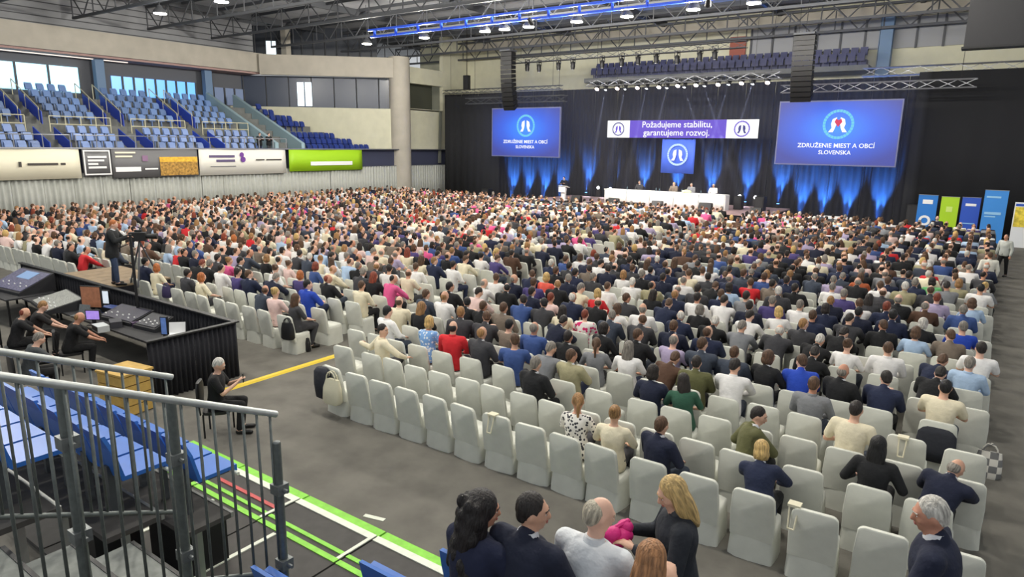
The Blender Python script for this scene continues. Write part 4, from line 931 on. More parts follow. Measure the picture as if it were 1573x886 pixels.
# line arrays
def line_array(label, px_pts, y, wd):
    p = on_y(*px_pts[0], y)
    t = thing('line_array', label, 'speaker', p)
    n = 13; prev = None
    top = on_y(*px_pts[0], y); bot_ = on_y(*px_pts[1], y); L = top.z - bot_.z; s = L / n
    cab = MB().prism([(-.3, 0), (.3, .03), (.3, s - .04), (-.3, s - .02)], -wd / 2, wd / 2, Matrix(((0, 0, 1, 0), (1, 0, 0, 0), (0, 1, 0, 0), (0, 0, 0, 1)))).mesh('cabinet', M_BLACK)
    for k in range(n):
        f_ = (k + 1) / n
        o = obj('cabinet', cab, t, (f_ * (bot_.x - top.x) * .0 + .0, -.02 - .55 * f_ ** 3 * -1 * .9, -s * (k + 1))); o.rotation_euler = (.55 * f_ ** 2, 0, 0)
    obj('fly_bar', MB().box(-wd / 2, wd / 2, -.5, .4, .02, .14).mesh('fly_bar', M_TRUSS), t)
    obj('hoist_chain', MB().tube((0, 0, .1), (0, 0, 14.75 - top.z), .02, n=5).mesh('hoist_chain', M_BLACK), t)
    return t
line_array('long curved black line array hanging beside the left screen', ((781, 80), (790, 166)), 43, 1.0)
line_array('long black line array hanging beside the larger right screen', ((1238, 55), (1240, 152)), 43, 1.15)
obj('truss_box', MB().box(-.25, .25, -.2, .2, 0, 1.2).box(-.02, .02, -.02, .02, 1.2, 14.92 - on_y(717, 138, 47).z).mesh('truss_box', M_BLACK), None, tuple(on_y(717, 138, 47)), label='small black speaker hanging by the wall corner', cat='speaker')
# ---------------------------------------------------------------- blue uplights along the drape
fix = MB().rings([((0, 0, z), r, r, Matrix.Identity(3)) for z, r in ((0, .14), (.1, .14), (.12, .11), (.3, .12))], 10).mesh('uplight_body', M_BLACK, angle=40)
fl_lens = MB().tube((0, 0, .29), (0, 0, .31), .1, n=10).mesh('lens', mat('blue_lens', (.15, .4, 1, 1), .3, emit=6))
ups = [(-35.0, 49.5, 0), (-33.3, 49.5, 0), (-31.6, 49.5, 0), (-29.9, 49.5, 0), (-27.3, 49.5, STZ), (-25.0, 49.5, STZ), (-22.3, 49.5, STZ), (-19.6, 49.5, STZ), (-16.9, 49.5, STZ), (-14.2, 49.5, STZ), (-11.9, 49.5, STZ), (-10.4, 49.5, 0), (-9.0, 49.5, 0), (-7.5, 49.5, 0), (-5.6, 49.5, 0)]
for k, (x, y, z) in enumerate(ups):
    t = thing('uplight', f'small black uplight throwing blue light up the drape, {nth(k + 1)} from the wall corner', 'spotlight', (x, y, z), 0, 'blue uplights along the drape')
    obj('body', fix, t); obj('lens', fl_lens, t)
    spot('uplight_beam', (x, y, z + .33), (x, 49.98, z + 3.2), 5000, (.05, .25, 1), 40, .8, .06)
mlens = MB().tube((0, -.02, 0), (0, 0, 0), .12, n=10).mesh('lens', mat('floor_lens', (.9, .95, 1, 1), .3, emit=10))
for k, (px, py) in enumerate(((898, 290), (917, 292), (1121, 304), (1146, 306))):
    p = on_y(px, py, 47.2)
    t = thing('floor_light', f'small stage floor light with a bright white lens, {nth(k + 1)} from the lectern', 'spotlight', (p.x, 49.5, STZ), 0, 'bright stage floor lights')
    obj('body', MB().box(-.18, .18, 0, .3, 0, max(.2, p.z - STZ + .16)).mesh('body', M_BLACK), t); obj('lens', mlens, t, (0, 0, max(.1, p.z - STZ)))
# ================================================================== roll-up banners on the right
def rollup(label, px0, px1, pytop, y, m, marks):
    a = on_y(px0, pytop, y); b_ = on_y(px1, pytop, y); wd = b_.x - a.x; h = a.z
    t = thing('roll_up_banner', label, 'banner', ((a.x + b_.x) / 2, y, 0))
    obj('cloth', MB().box(-wd / 2, wd / 2, -.01, .01, .1, h).mesh('cloth', m), t)
    obj('base', MB().box(-wd / 2 - .03, wd / 2 + .03, -.12, .12, 0, .1).mesh('base', M_ALU), t)
    obj('top_bar', MB().box(-wd / 2 - .01, wd / 2 + .01, -.02, .02, h, h + .03).mesh('top_bar', M_ALU), t)
    obj('pole', MB().tube((0, .04, .1), (0, .04, h), .012, n=5).mesh('pole', M_ALU), t)
    for kind, x, z, s1, s2, mm in marks:
        me = rect(s1, s2, mm) if kind == 'r' else annulus(s1 * .55, s1, 18, mm)
        up(t, me, 'printed_mark', x * wd, z * h, -.02)
M_RB = mat('rollup_blue', rgb(38, 120, 205), .5); M_RG = mat('rollup_lime', rgb(170, 212, 36), .5); M_RN = mat('rollup_navy', rgb(42, 84, 190), .5); M_RL = mat('rollup_light', rgb(60, 140, 220), .5); M_PB = mat('pale_blue', rgb(150, 200, 240), .5)
rollup('blue roll-up banner with a white round emblem', 1412, 1442, 299, 45.4, M_RB, [('r', 0, .85, .5, .24, M_WHITE), ('c', -.05, .42, .3, 0, M_WHITE)])
rollup('lime green roll-up banner', 1447, 1475, 302, 45.4, M_RG, [('r', 0, .72, .3, .3, mat('pale_lime', rgb(205, 230, 120), .5))])
rollup('dark blue roll-up banner with a white heading', 1479, 1508, 303, 45.4, M_RN, [('r', 0, .84, .5, .14, M_WHITE), ('r', 0, .42, .6, .06, M_PB)])
rollup('tall light blue roll-up banner', 1514, 1551, 292, 45.0, M_RL, [('r', -.1, .88, .65, .1, M_PB), ('r', -.05, .58, .75, .14, M_PB), ('r', -.15, .52, .5, .07, M_PB)])
st_ = thing('fair_stand', 'white and yellow printed stand wall at the right edge', 'stand', tuple(on_y(1575, 380, 44.6)))
st_.location.z = 0
obj('wall_panel', MB().box(-.75, 1.4, 0, .08, 0, 2.4).mesh('wall_panel', mat('stand_white', rgb(225, 228, 232), .6)), st_)
obj('picture', MB().box(-.7, 1.3, -.02, 0, 1.1, 2.15).mesh('picture', mat('yellow_print', rgb(222, 200, 70), .6, noise=.5, nscale=4)), st_)
obj('heading', MB().box(-.7, 1.3, -.02, 0, 2.2, 2.32).mesh('heading', M_RN), st_)
p = on_y(1278, 333, 44.0)
fc = thing('display_board', 'white display board standing before the right-hand drape', 'board', (p.x, 44, 0))
obj('panel', MB().box(-.85, .85, -.02, .02, .6, p.z + .05).mesh('panel', M_WHITE), fc); obj('printed_band', MB().box(-.8, .8, -.03, -.02, p.z - .4, p.z - .1).mesh('printed_band', mat('pale_print', rgb(190, 215, 225), .6)), fc)
for sx in (-.7, .7): obj('leg', MB().box(sx - .03, sx + .03, -.03, .03, 0, .6).mesh('leg', M_ALU), fc)
for k, (px, py) in enumerate(((1403, 330), (748, 296))):
    p = on_y(px, py, 46)
    t = thing('loudspeaker', ('tall black loudspeaker beside the blue roll-up banner', 'black loudspeaker on the floor by the wall corner')[k], 'speaker', (p.x, 46, 0))
    obj('cabinet', MB().box(-.35, .35, -.3, .3, 0, 1.9 - .6 * k).mesh('cabinet', M_BLACK), t); obj('grille', MB().box(-.3, .3, -.32, -.3, .1, 1.8 - .6 * k).mesh('grille', mat('speaker_grille', None)), t)

for k, (x, y, z, tx, ty, tz) in enumerate(((-22, 33, 11.6, -19, 45, 1.6), (-12, 33, 11.6, -17, 45, 1.6))):  # made-up bodies for the added wash spots
    t = thing('added_roof_spotlight', ('added black spotlight under the blue roof beam, lectern side', 'added black spotlight under the blue roof beam, larger screen side')[k], 'spotlight', (x, y, z + .02))
    o = obj('can', can, t); o.rotation_euler = (Vector((x, y, z)) - Vector((tx, ty, tz))).to_track_quat('Z', 'Y').to_euler(); obj('arm', MB().tube((0, 0, .2), (0, .85, .45), .02, n=6).mesh('arm', M_BLACK), t)
# ================================================================== audience
KINDW = {'s': 'shirt', 'j': 'suit', 'J': 'suit', 'f': 'top', 'T': 'shirt', 'D': 'dress', 'F': 'jacket', 'K': 'suit', 'Y': 'shirt'}
HZ = 1.325
def rowy(r, left): return (9.82 if left else 8.05) + .97 * r
seats = []       # dict(x,y,row,left,occ,spec)
rowsmap = {}
for e in SEEN:
    px, py, code, hr = e[:4]
    p = on_z(px, py, HZ)
    left = p.x < -12.0
    yb = p.y - (.25 if code[0] in 'JK' else .03)
    r = max(0, round((yb - rowy(0, left)) / .97))
    x = min(p.x, .42) if not left else min(p.x, -13.1)
    if not left: x = max(x, -11.0)
    L = rowsmap.setdefault((left, r), [])
    L.append(dict(x=x, y=rowy(r, left), row=r, left=left, occ=True, spec=(code, hr)))
for (lf_, r_), L in rowsmap.items():
    L.sort(key=lambda q: q['x'])
    for it in range(60):
        for a, b_ in zip(L[:-1], L[1:]):
            g_ = .585 - (b_['x'] - a['x'])
            if g_ > 0: a['x'] -= g_ / 2; b_['x'] += g_ / 2
        if not lf_ and L[-1]['x'] > .42: L[-1]['x'] = .42
        if not lf_ and L[0]['x'] < -11.2: L[0]['x'] = -11.2
        if lf_ and L[-1]['x'] > -13.0: L[-1]['x'] = -13.0
def fill_row(left, r):
    L = rowsmap.setdefault((left, r), [])
    if left: xa, xb = -42.3, -12.8
    else: xa, xb = (-9.75 if r == 0 else -10.8 if r == 1 else -11.3), .62
    an = sorted(q['x'] for q in L)
    bounds = [xa - .31] + an + [xb + .31]
    new = []
    for a, b_ in zip(bounds[:-1], bounds[1:]):
        n = int((b_ - a) / .6 - .9)
        if n <= 0: continue
        s = (b_ - a) / (n + 1)
        s2 = min(s, .64)
        for k in range(n): new.append((a + (k + 1) * s) if (a in an or b_ in an) else a + (k + 1) * s)
    for x in new:
        y = rowy(r, left) + R.uniform(-.04, .04)
        if left and -24.2 < x < -20.0 and y < 11.4: continue
        px, py = project((x, y, HZ))
        if not left: pr = .9 if py < 430 else .72 if py < 520 else .45 if py < 600 else .12
        else: pr = .9 if py < 400 else .6 if py < 440 else .2
        if not left and (px < 600 + (py - 470) * 2.2) and py > 490: pr = 0
        occ = R.random() < pr
        L.append(dict(x=x, y=y, row=r, left=left, occ=occ, spec=None))
for r in range(35): fill_row(False, r)
for r in range(33): fill_row(True, r)
for (left, r), L in rowsmap.items():
    L.sort(key=lambda q: -q['x'])
    for k, q in enumerate(L): q['n'] = k + 1; seats.append(q)
for q in seats: q['d'] = math.sqrt(q['x'] ** 2 + q['y'] ** 2 + 14)
seats.sort(key=lambda q: q['d'])
def where(q):
    if q['left']: return f"{nth(q['n'])} from centre aisle in {nth(q['row'] + 1)} row beyond booth"
    return f"{nth(q['n'])} from right aisle in {nth(q['row'] + 1)} row from back"
W_R = list('nnnnnmmmmkkkkkkdddddsssggwwwwwwccbbuultRhtdv' + 'ri'); W_L = list('nnnmmkkkkkdddssggwwwwwwwwccccbbiiultRhtkdm' + 'rpv')
def choose(q):
    left = q['left']; c = R.choice(W_L if (left or q['y'] > 30 and q['x'] < -8) else W_R)
    if c in 'nmkdstRh' and R.random() < .85: code = 'j' + c
    elif R.random() < .5: code = 's' + c
    else: code = 'f' + c
    if code[0] == 'f': hr = R.choice('ddbbbbynngbr') + ' ' + R.choice(['bob', 'bob', 'long', 'bun', 'tail'])
    else: hr = R.choice('dddbbbbggwnk') + ' ' + R.choice(['short', 'short', 'short', 'crop', 'thin', 'bald'])
    return code, hr
def pick_var(code, hstyle):
    k = code[0]
    if k == 'j': return R.choice(['femj']) if hstyle in ('bob', 'long', 'bun', 'tail') else R.choice(['suit0', 'suit0', 'suit1', 'suit2', 'suit3'])
    if k == 's': return R.choice(['shirt0', 'shirt0', 'shirt1', 'tee0'])
    if k == 'f': return R.choice(['fem0', 'fem0', 'fem1'])
    return {'J': 'lean', 'T': 'big', 'D': 'dress', 'F': 'femlean', 'K': 'turn', 'Y': 'young'}[k]
def tri_mesh(name, V_, F_, m, col=None, smooth=True):
    me = bpy.data.meshes.new(name); V_ = np.concatenate(V_); F_ = np.concatenate(F_)
    me.vertices.add(len(V_)); me.vertices.foreach_set('co', V_.astype(np.float32).ravel())
    me.loops.add(F_.size); me.loops.foreach_set('vertex_index', F_.astype(np.int32).ravel())
    me.polygons.add(len(F_)); me.polygons.foreach_set('loop_start', np.arange(0, F_.size, 3, dtype=np.int32))
    try: me.polygons.foreach_set('loop_total', np.full(len(F_), 3, dtype=np.int32))
    except Exception: pass
    me.polygons.foreach_set('use_smooth', np.full(len(F_), smooth, dtype=bool))
    me.update(calc_edges=True)
    if col is not None:
        a = me.attributes.new('col', 'FLOAT_COLOR', 'FACE'); a.data.foreach_set('color', np.concatenate(col).astype(np.float32).ravel())
    me.materials.append(m); me.validate(); return me
n_person = 0; n_chair = 0; CV, CF, CC, HV, HF = [], [], [], [], []; co_ = ho_ = 0
tmpc = CHAIR_LO.copy(); bmx = bmesh.new(); bmx.from_mesh(tmpc); bmesh.ops.triangulate(bmx, faces=bmx.faces); bmx.to_mesh(tmpc); bmx.free()
chv = np.array([v_.co[:] for v_ in tmpc.vertices]); chf = np.array([p.vertices[:] for p in tmpc.polygons])
MAX_P, MAX_C = 268, 296
for q in seats:
    x, y = q['x'], q['y']
    if n_chair < MAX_C:
        n_chair += 1
        obj('covered_chair', CHAIRS[n_chair % 3], None, (x, y, 0), R.uniform(-.07, .07), None, ('occupied' if q['occ'] else 'empty') + ' white covered chair ' + where(q), 'chair', 'white covered chairs in rows')
    else:
        HV.append(chv + np.array([x, y, 0])); HF.append(chf + ho_); ho_ += len(chv)
    if not q['occ']: continue
    code, hr = q['spec'] or choose(q)
    hc, hst = hr.split()
    pat = code[1:] if code[1:] in PATT else None
    cname, ccol = TC.get(code[1:], ('patterned', rgb(200, 200, 200)))
    yaw = max(-.45, min(.45, R.gauss(0, .17))); sc = R.uniform(1.05, 1.12)
    if n_person < MAX_P:
        n_person += 1
        var = pick_var(code, hst)
        lab = f"person in {cname} {KINDW[code[0]]} seated {where(q)}"
        big = code[0] in 'TD'
        skirtc = ccol if code[0] == 'D' else None
        person(var, (x, y + .02, 0), yaw, jit(ccol, .06), jit(HC[hc]), hst, lab, 'seated audience', pat=pat, face=var in ('turn', 'young', 'lean', 'suit1', 'suit2', 'fem1', 'femj', 'tee0', 'shirt1'), scale=1.13 if code[0] == 'T' else sc, bottom=skirtc)
    else:
        fem = hst in ('bob', 'long', 'bun', 'tail')
        vs, fs, mi = R.choice(LODS['f' if fem else 'm'])
        c, s = math.cos(yaw), math.sin(yaw)
        vv = vs * sc; vv = np.stack([vv[:, 0] * c - vv[:, 1] * s + x, vv[:, 0] * s + vv[:, 1] * c + y, vv[:, 2]], 1)
        CV.append(vv); CF.append(fs + co_); co_ += len(vv)
        pal = np.array([R.choice(SKINS), jit(ccol, .08), jit(TC[R.choice('kkdns')][1]), jit(HC[hc])]); CC.append(pal[mi])
M_CROWD = mat('crowd_cloth', attr='col', rough=.85)
obj('seated_crowd', tri_mesh('seated_crowd', CV, CF, M_CROWD, CC), label='dense far crowd of seated people filling the hall towards the stage', cat='crowd', kind='stuff')
obj('far_chairs', tri_mesh('far_chairs', HV, HF, M_COVER, smooth=False), label='white covered chairs under and between the far crowd', cat='chairs', kind='stuff')
print('SEATS', len(seats), 'persons', n_person, 'far', len(CV), 'far chairs', len(HV))
# bags and jackets on the near chairs
def bag(name, label, px, py, z, s, m, rz=0.0, handles=True):
    p = on_z(px, py, z); t = thing(name, label, 'bag', (p.x, p.y, z - s * .5), rz)
    obj('body', MB().rings([((0, 0, k), a * s, b_ * s, Matrix.Identity(3)) for k, a, b_ in ((0, .34, .16), (s * .1, .42, .2), (s * .6, .40, .17), (s * .95, .34, .08))], 16, 3).mesh('body', m, angle=50), t)
    if handles:
        mb = MB()
        for yy_ in (-.06, .06):
            for k in range(6):
                a0, a1 = PI * k / 6, PI * (k + 1) / 6
                mb.tube((math.cos(a0) * .22 * s, yy_ * s, s * .9 + math.sin(a0) * .34 * s), (math.cos(a1) * .22 * s, yy_ * s, s * .9 + math.sin(a1) * .34 * s), .012, n=5)
        obj('handles', mb.mesh('handles', m), t)
    return t
M_CANVAS = mat('canvas_bag', rgb(222, 216, 190), .9, bump=.3, bscale=8); M_BLKBAG = mat('black_bag', rgb(26, 26, 30), .5)
bag('handbag', 'black handbag hanging on a chair behind the control booth', 442, 508, .62, .42, M_BLKBAG, .3)
bag('handbag', 'dark purple bag on a chair back beyond the control booth', 256, 448, .8, .34, mat('purple_bag', rgb(66, 58, 96), .6), .4)
bag('tote_bag', 'patterned tote bag on the floor by the right aisle', 1518, 712, .225, .45, pattern_mat('tote_print', 'check', rgb(120, 120, 120), rgb(226, 222, 212), 9), .1)
bag('shoulder_bag', 'black bag hanging on a chair in the first rows beside the aisle', 470, 528, .18, .36, M_BLKBAG, .0, False)
lm = min((s_ for s_ in seats if not s_['left'] and s_['row'] == 0), key=lambda s_: s_['x'])
jk = MB().rings([((0, 0, z), a, b_, Matrix.Identity(3)) for z, a, b_ in ((-.55, .17, .07), (-.3, .2, .1), (-.05, .19, .09), (.03, .12, .06))], 14, 2.6)
obj('hung_jacket', jk.mesh('hung_jacket', mat('charcoal_jacket', rgb(44, 46, 54), .9, bump=.6, bscale=9), smooth=True), None, (lm['x'] - .16, lm['y'] - .43, .90), label='dark jacket hung over the leftmost chair of the last row', cat='jacket')
q = [s_ for s_ in seats if s_['spec'] and s_['spec'][0] == 'sc' and s_['spec'][1] == 'k crop']
if q:
    jk = MB().rings([((0, 0, z), a, b_, Matrix.Identity(3)) for z, a, b_ in ((.30, .26, .06), (.5, .27, .07), (.75, .26, .06), (.86, .22, .05))], 16, 4)
    obj('hung_jacket', jk.mesh('hung_jacket', mat('charcoal_jacket', None), smooth=True), None, (q[0]['x'], q[0]['y'] - .31, 0), label='black jacket over the chair of the person in cream shirt', cat='jacket')
tb2 = bag('tote_bag', 'pale canvas tote bag hanging on the leftmost chair of the last row', 506, 640, .275, .5, M_CANVAS, .1); tb2.location = (lm['x'] + .12, lm['y'] - .44, .30)
# tote bag handles thrown over chair backs near the right
for k, (px, py, lab) in enumerate(((1225, 770, 'pale bag straps hanging over a chair in the last row'), (1388, 672, 'pale bag straps over an empty chair near the right aisle'), (755, 640, 'thin pale bag straps on an empty chair of the last row'))):
    p = on_z(px, py, .93)
    r = min(range(8), key=lambda r: abs(rowy(r, False) - .33 - p.y)); yb = rowy(r, False) - .40
    mb = MB()
    for sx in (-.05, .05):
        mb.tube((sx, 0.02, .0), (sx * .7, -.05, -.26), .011, n=5)
    mb.tube((-.035, -.05, -.26), (.035, -.05, -.26), .011, n=5); mb.box(-.07, .07, .0, .12, -.01, .02)
    obj('bag_straps', mb.mesh('bag_straps', M_CANVAS), None, (p.x, yb, .95), label=lab, cat='bag')
# ================================================================== foreground: raked stand under the camera
M_TREAD = mat('stand_tread', rgb(70, 68, 66), .8, noise=.15, nscale=6)
LG = mat('lime_edge', rgb(140, 215, 70), .6, noise=.12, nscale=10); WH = mat('white_edge', rgb(226, 230, 214), .6, noise=.08, nscale=10); PK = mat('red_edge', rgb(196, 84, 84), .6, noise=.1, nscale=8)
tr = [(-3.3, 3.0, 3.75, 1.55), (-3.0, 3.75, 4.75, 1.1)]
struct('stand_platform', MB().box(-2.9, 2.6, 2.3, 3.75, 1.4, 1.55), M_TREAD)
struct('stand_platform', MB().box(-2.1, 2.6, 3.75, 4.7, .95, 1.1), M_TREAD)
struct('stand_platform', MB().box(-3.0, 2.6, .6, 2.3, 1.85, 2.0), M_TREAD)
# low landing of the stand at the left, with lime and white marked edges
landing = thing('stand_landing', 'low dark landing of the stand with lime and white marked edges', 'platform')
ZL = .06
xs = [-10.4, -8.9, -7.35, -5.8, -4.2, -2.6]
for k in range(5):
    x0, x1 = xs[k] + .015, xs[k + 1] - .015
    obj('deck_board', MB().box(x0, x1, 4.72, 5.34, 0, ZL).mesh('deck_board', M_TREAD), landing)
    obj('deck_board', MB().box(x0, x1, 2.7, 4.70, 0, ZL).mesh('deck_board', M_TREAD), landing)
    obj('white_edge', MB().box(x0, x1, 5.24, 5.345, ZL, ZL + .012).mesh('white_edge', WH), landing)
    obj('lime_edge', MB().box(x0, x1, 5.345, 5.50, 0, .045).mesh('lime_edge', LG), landing)
    obj('lime_line', MB().box(x0, x1, 4.64, 4.72, ZL, ZL + .012).mesh('lime_line', LG), landing)
    obj('lime_line', MB().box(x0, x1, 4.80, 4.86, ZL, ZL + .012).mesh('lime_line', LG), landing)
    obj('white_joint', MB().box(x1 - .05, x1, 4.72, 5.24, ZL, ZL + .014).mesh('white_joint', WH), landing)
obj('red_line', MB().box(-8.8, -7.4, 4.96, 5.02, ZL, ZL + .013).mesh('red_line', PK), landing)
for x in (-8.3, -6.9): obj('white_joint', MB().box(x - .03, x + .03, 3.2, 4.6, ZL, ZL + .014).mesh('white_joint', WH), landing)
obj('lime_line', MB().box(-6.3, -4.2, 3.62, 3.74, ZL, ZL + .012).mesh('lime_line', LG), landing)
fs_ = obj('floor_tape', MB().box(-.16, .16, -.035, .035, 0, .006).mesh('floor_tape', WH), None, tuple(on_z(575, 795, 0.001)), .25, label='short scrap of white tape on the dark floor', cat='tape')
yl = obj('cable_cover', MB().prism([(-.09, 0), (.09, 0), (.05, .035), (-.05, .035)], -1.9, 1.9, Matrix(((1, 0, 0, 0), (0, 0, 1, 0), (0, 1, 0, 0), (0, 0, 0, 1)))).mesh('cable_cover', mat('yellow_cover', rgb(232, 200, 52), .6)), None, (-12.2, 8.9, 0), label='yellow cable cover strip lying along the aisle beside the booth', cat='cable cover')
# raised treads carrying the blue seats at the left
seat_blue = seat_mesh('blue_seat', M_BLUESEAT, True, False); seat_blue_up = seat_mesh('blue_seat_up', M_BLUESEAT, False, False)
fg_br = MB().box(-.1, -.04, -.03, .03, 0, .5).box(-.06, .2, -.025, .025, .34, .39).mesh('bracket', mat('seat_bracket', rgb(90, 94, 96), .5, .4))
M_UND = mat('stand_frame', rgb(150, 152, 148), .5, .4)
def fg_row(idx, y, zp, xs_, down):
    t = struct('stand_tread', MB().box(min(xs_) - .3, max(xs_) + .35, y - .3, y + .18, zp - .05, zp), M_TREAD)
    struct('tread_edge', MB().box(min(xs_) - .3, max(xs_) + .35, y + .18, y + .21, zp - .05, zp + .005), M_UND, t)
    struct('seat_rail', MB().tube((min(xs_) - .25, y + .34, zp + .36), (max(xs_) + .28, y + .34, zp + .36), .018, n=8), WH, t)
    for k in range(3):
        x = min(xs_) + (max(xs_) - min(xs_)) * k / 2
        struct('support_leg', MB().box(x - .03, x + .03, y - .03, y + .03, 0, zp - .07), M_UND, t)
    for k, x in enumerate(sorted(xs_, reverse=True)):
        o = obj('blue_seat', seat_blue if (k + idx) % 2 == 0 or down else seat_blue_up, None, (x, y, zp), PI / 2, None, f'bright blue plastic stand seat, {nth(idx)} row below the rails, {nth(k + 1)} from the stair', 'seat', 'bright blue seats of the near stand'); obj('bracket', fg_br, o)
fg_row(1, 3.32, 1.2, [-6.35 - .47 * k for k in range(8)], True)
fg_row(2, 2.55, 1.6, [-6.2 - .47 * k for k in range(7)], True)
fg_row(3, 1.78, 2.0, [-6.3 - .47 * k for k in range(5)], True)
for k, (px, py, z) in enumerate(((715, 857, 2.36), (583, 873, 1.78), (415, 882, 1.9))):
    p = on_z(px, py, z)
    obj('blue_seat', seat_blue_up, None, (p.x, p.y + .15, z - .86), PI / 2, None, ('blue seat back behind the long-haired person in dark top', 'top of a blue seat back at the bottom edge, beside the lime line', 'top of a blue seat back by the foot of the steel rail post')[k], 'seat', 'blue seats below the camera')
# steel stair rails
M_RAIL = mat('rail_steel', rgb(188, 192, 190), .4, .6, noise=.1, nscale=15); M_BAR = mat('bar_steel', rgb(104, 110, 108), .5, .5, noise=.15, nscale=25)
def stair_rail(label, x, pa, pb, ext, n, low):
    t = thing('stair_railing', label, 'railing')
    a = on_x(*pa, x); b_ = on_x(*pb, x); d = (a - b_).normalized()
    a2 = a + d * ext
    obj('handrail', MB().tube(b_, a2, .026, n=12).mesh('handrail', M_RAIL, angle=40), t)
    L = (a2 - b_).length
    k = 0; s = .06
    while s < L:
        p = b_ + d * s
        obj('baluster', MB().tube((p.x, p.y, p.z), (p.x, p.y, p.z - low), .0105, n=7).mesh('baluster', M_BAR, smooth=True), t); s += .122; k += 1
    obj('bottom_rail', MB().tube(b_ - V(0, 0, low), a2 - V(0, 0, low), .02, n=10).mesh('bottom_rail', M_BAR, angle=40), t)
    return t, a2, b_, d
t1, a1, b1, d1 = stair_rail('long galvanised stair railing with vertical bars, nearest the camera', -4.2, (0, 578), (424, 636), .9, 14, 1.35)
t2, a2_, b2, d2 = stair_rail('shorter galvanised stair railing behind the nearest one', -5.4, (0, 540), (264, 579), .9, 14, 1.25)
# scaffold posts with clamps
clampm = MB().box(-.05, .05, -.05, .05, -.04, .04).tube((0, 0, 0), (.1, 0, 0), .015, n=6).mesh('clamp', M_STEEL)
for k, (px, pt, x, zlow) in enumerate(((425, 680, -4.17, .06), (262, 612, -4.45, .06), (92, 590, -4.3, 1.0))):
    p = on_x(px, pt, x)
    t = thing('scaffold_post', ('grey steel post at the lower end of the nearest railing', 'dark scaffold post with clamps in the middle of the railing', 'dark scaffold post with clamps near the frame edge')[k], 'post', (p.x, p.y, zlow))
    r = .03 if k == 0 else .034
    obj('tube', MB().tube((0, 0, 0), (0, 0, p.z - zlow), r, n=12).mesh('tube', M_BAR, angle=40), t); obj('cap', MB().ell((0, 0, p.z - zlow), (r, r, r * .6), nu=10, nv=6).mesh('cap', M_STEEL, smooth=True), t)
    for j, f_ in enumerate((.35, .62, .86)): obj('clamp', clampm, t, (0, 0, (p.z - zlow) * f_))
# stair flight and boxes between the rails
st = thing('stair_flight', 'grey metal stair flight at the lower left, below the railing', 'stairs')
for k in range(4):
    obj('tread', MB().box(-5.3, -4.3, .55 + .42 * k, .95 + .42 * k, 2.35 - .2 * k, 2.4 - .2 * k).mesh('tread', mat('stair_tread', rgb(120, 124, 120), .6, .2, noise=.2, nscale=10)), st)
    obj('nosing', MB().box(-5.3, -4.3, .95 + .42 * k, .98 + .42 * k, 2.3 - .2 * k, 2.405 - .2 * k).mesh('nosing', M_BLACK), st)
obj('red_stringer', MB().box(-5.32, -5.27, .5, 2.6, -.06, .06, Matrix.Translation((0, 0, 1.85)) @ Matrix.Rotation(-.3, 4, 'X')).mesh('red_stringer', mat('red_steel', rgb(190, 86, 60), .5)), st)
for k, (px, py, z, sx) in enumerate(((285, 775, .75, .42), (150, 762, .9, .42))):
    p = on_z(px, py, z)
    t = thing('equipment_case', ('black case with pale red top under the nearest railing', 'black case with pale red top further left under the railing')[k], 'case', (p.x, p.y, 0))
    obj('body', MB().box(-sx, sx, -.25, .25, .06, z - .02).mesh('body', M_BLACK), t); obj('lid', MB().box(-sx, sx, -.25, .25, z - .02, z).mesh('lid', PK), t)
# ================================================================== foreground people
def at_head(var, px, py, zp, yaw, sc=1.0):
    h = VAR[var]['P']['head'] * sc
    p = on_z(px, py, zp + h.z); c, s = math.cos(yaw), math.sin(yaw)
    return (p.x - (h.x * c - h.y * s), p.y - (h.x * s + h.y * c), zp)
person('fg_woman', at_head('fg_woman', 742, 782, 1.55, -.1), -.1, rgb(26, 32, 58), rgb(26, 20, 20), 'verylong', 'person with very long dark curly hair in navy top, seated in front', skin=SKINS[2], face=True)
person('fg_man', at_head('fg_man', 818, 785, 1.55, -.05), -.05, rgb(28, 33, 52), rgb(34, 28, 26), 'short', 'person in navy suit seen from behind, looking right, bottom edge', skin=SKINS[0], face=True)
person('fg_shirt', at_head('fg_shirt', 920, 790, 1.5, .0), .0, rgb(222, 226, 230), rgb(176, 168, 150), 'thin', 'person in white shirt with thin grey hair seen from behind, bottom edge', skin=SKINS[3], face=True)
person('fg_back', at_head('fg_back', 1000, 862, 1.5, .1), .1, rgb(70, 52, 48), rgb(158, 112, 74), 'long', 'person with reddish hair seen from above at the bottom edge', skin=SKINS[1])
pw = at_head('fg_stand_w', 1033, 757, 1.1, 2.15)
fw_ = person('fg_stand_w', pw, 2.15, rgb(38, 42, 50), rgb(196, 166, 110), 'long', 'standing person with blond hair in black leather jacket looking down', skin=SKINS[1], face=True, bottom=rgb(22, 22, 26))
fw_.children[0].material_slots[0].link = 'OBJECT'; fw_.children[0].material_slots[0].material = mat('leather_jacket', rgb(36, 42, 50), .32, bump=.5, bscale=8)
hp_ = Vector(pw) + Matrix.Rotation(2.15, 3, 'Z') @ ((VAR['fg_stand_w']['P']['W'][0] + VAR['fg_stand_w']['P']['W'][1]) / 2 + V(.02, .09, .0))
pb = thing('pink_bag', 'bright magenta bag held by the standing person in leather jacket', 'bag', hp_, 1.0)
obj('body', MB().ell((0, 0, 0), (.11, .08, .07)).ell((.06, .02, .05), (.06, .06, .05)).ell((-.06, -.01, .04), (.07, .06, .05)).ell((0, .03, -.06), (.08, .06, .05)).mesh('body', mat('magenta_cloth', rgb(205, 30, 120), .6, bump=.8, bscale=12), smooth=True), pb)
obj('tie', MB().cap((-.08, 0, .06), (.08, .02, .09), .02, .02, 7).mesh('tie', mat('magenta_cloth', None)), pb)
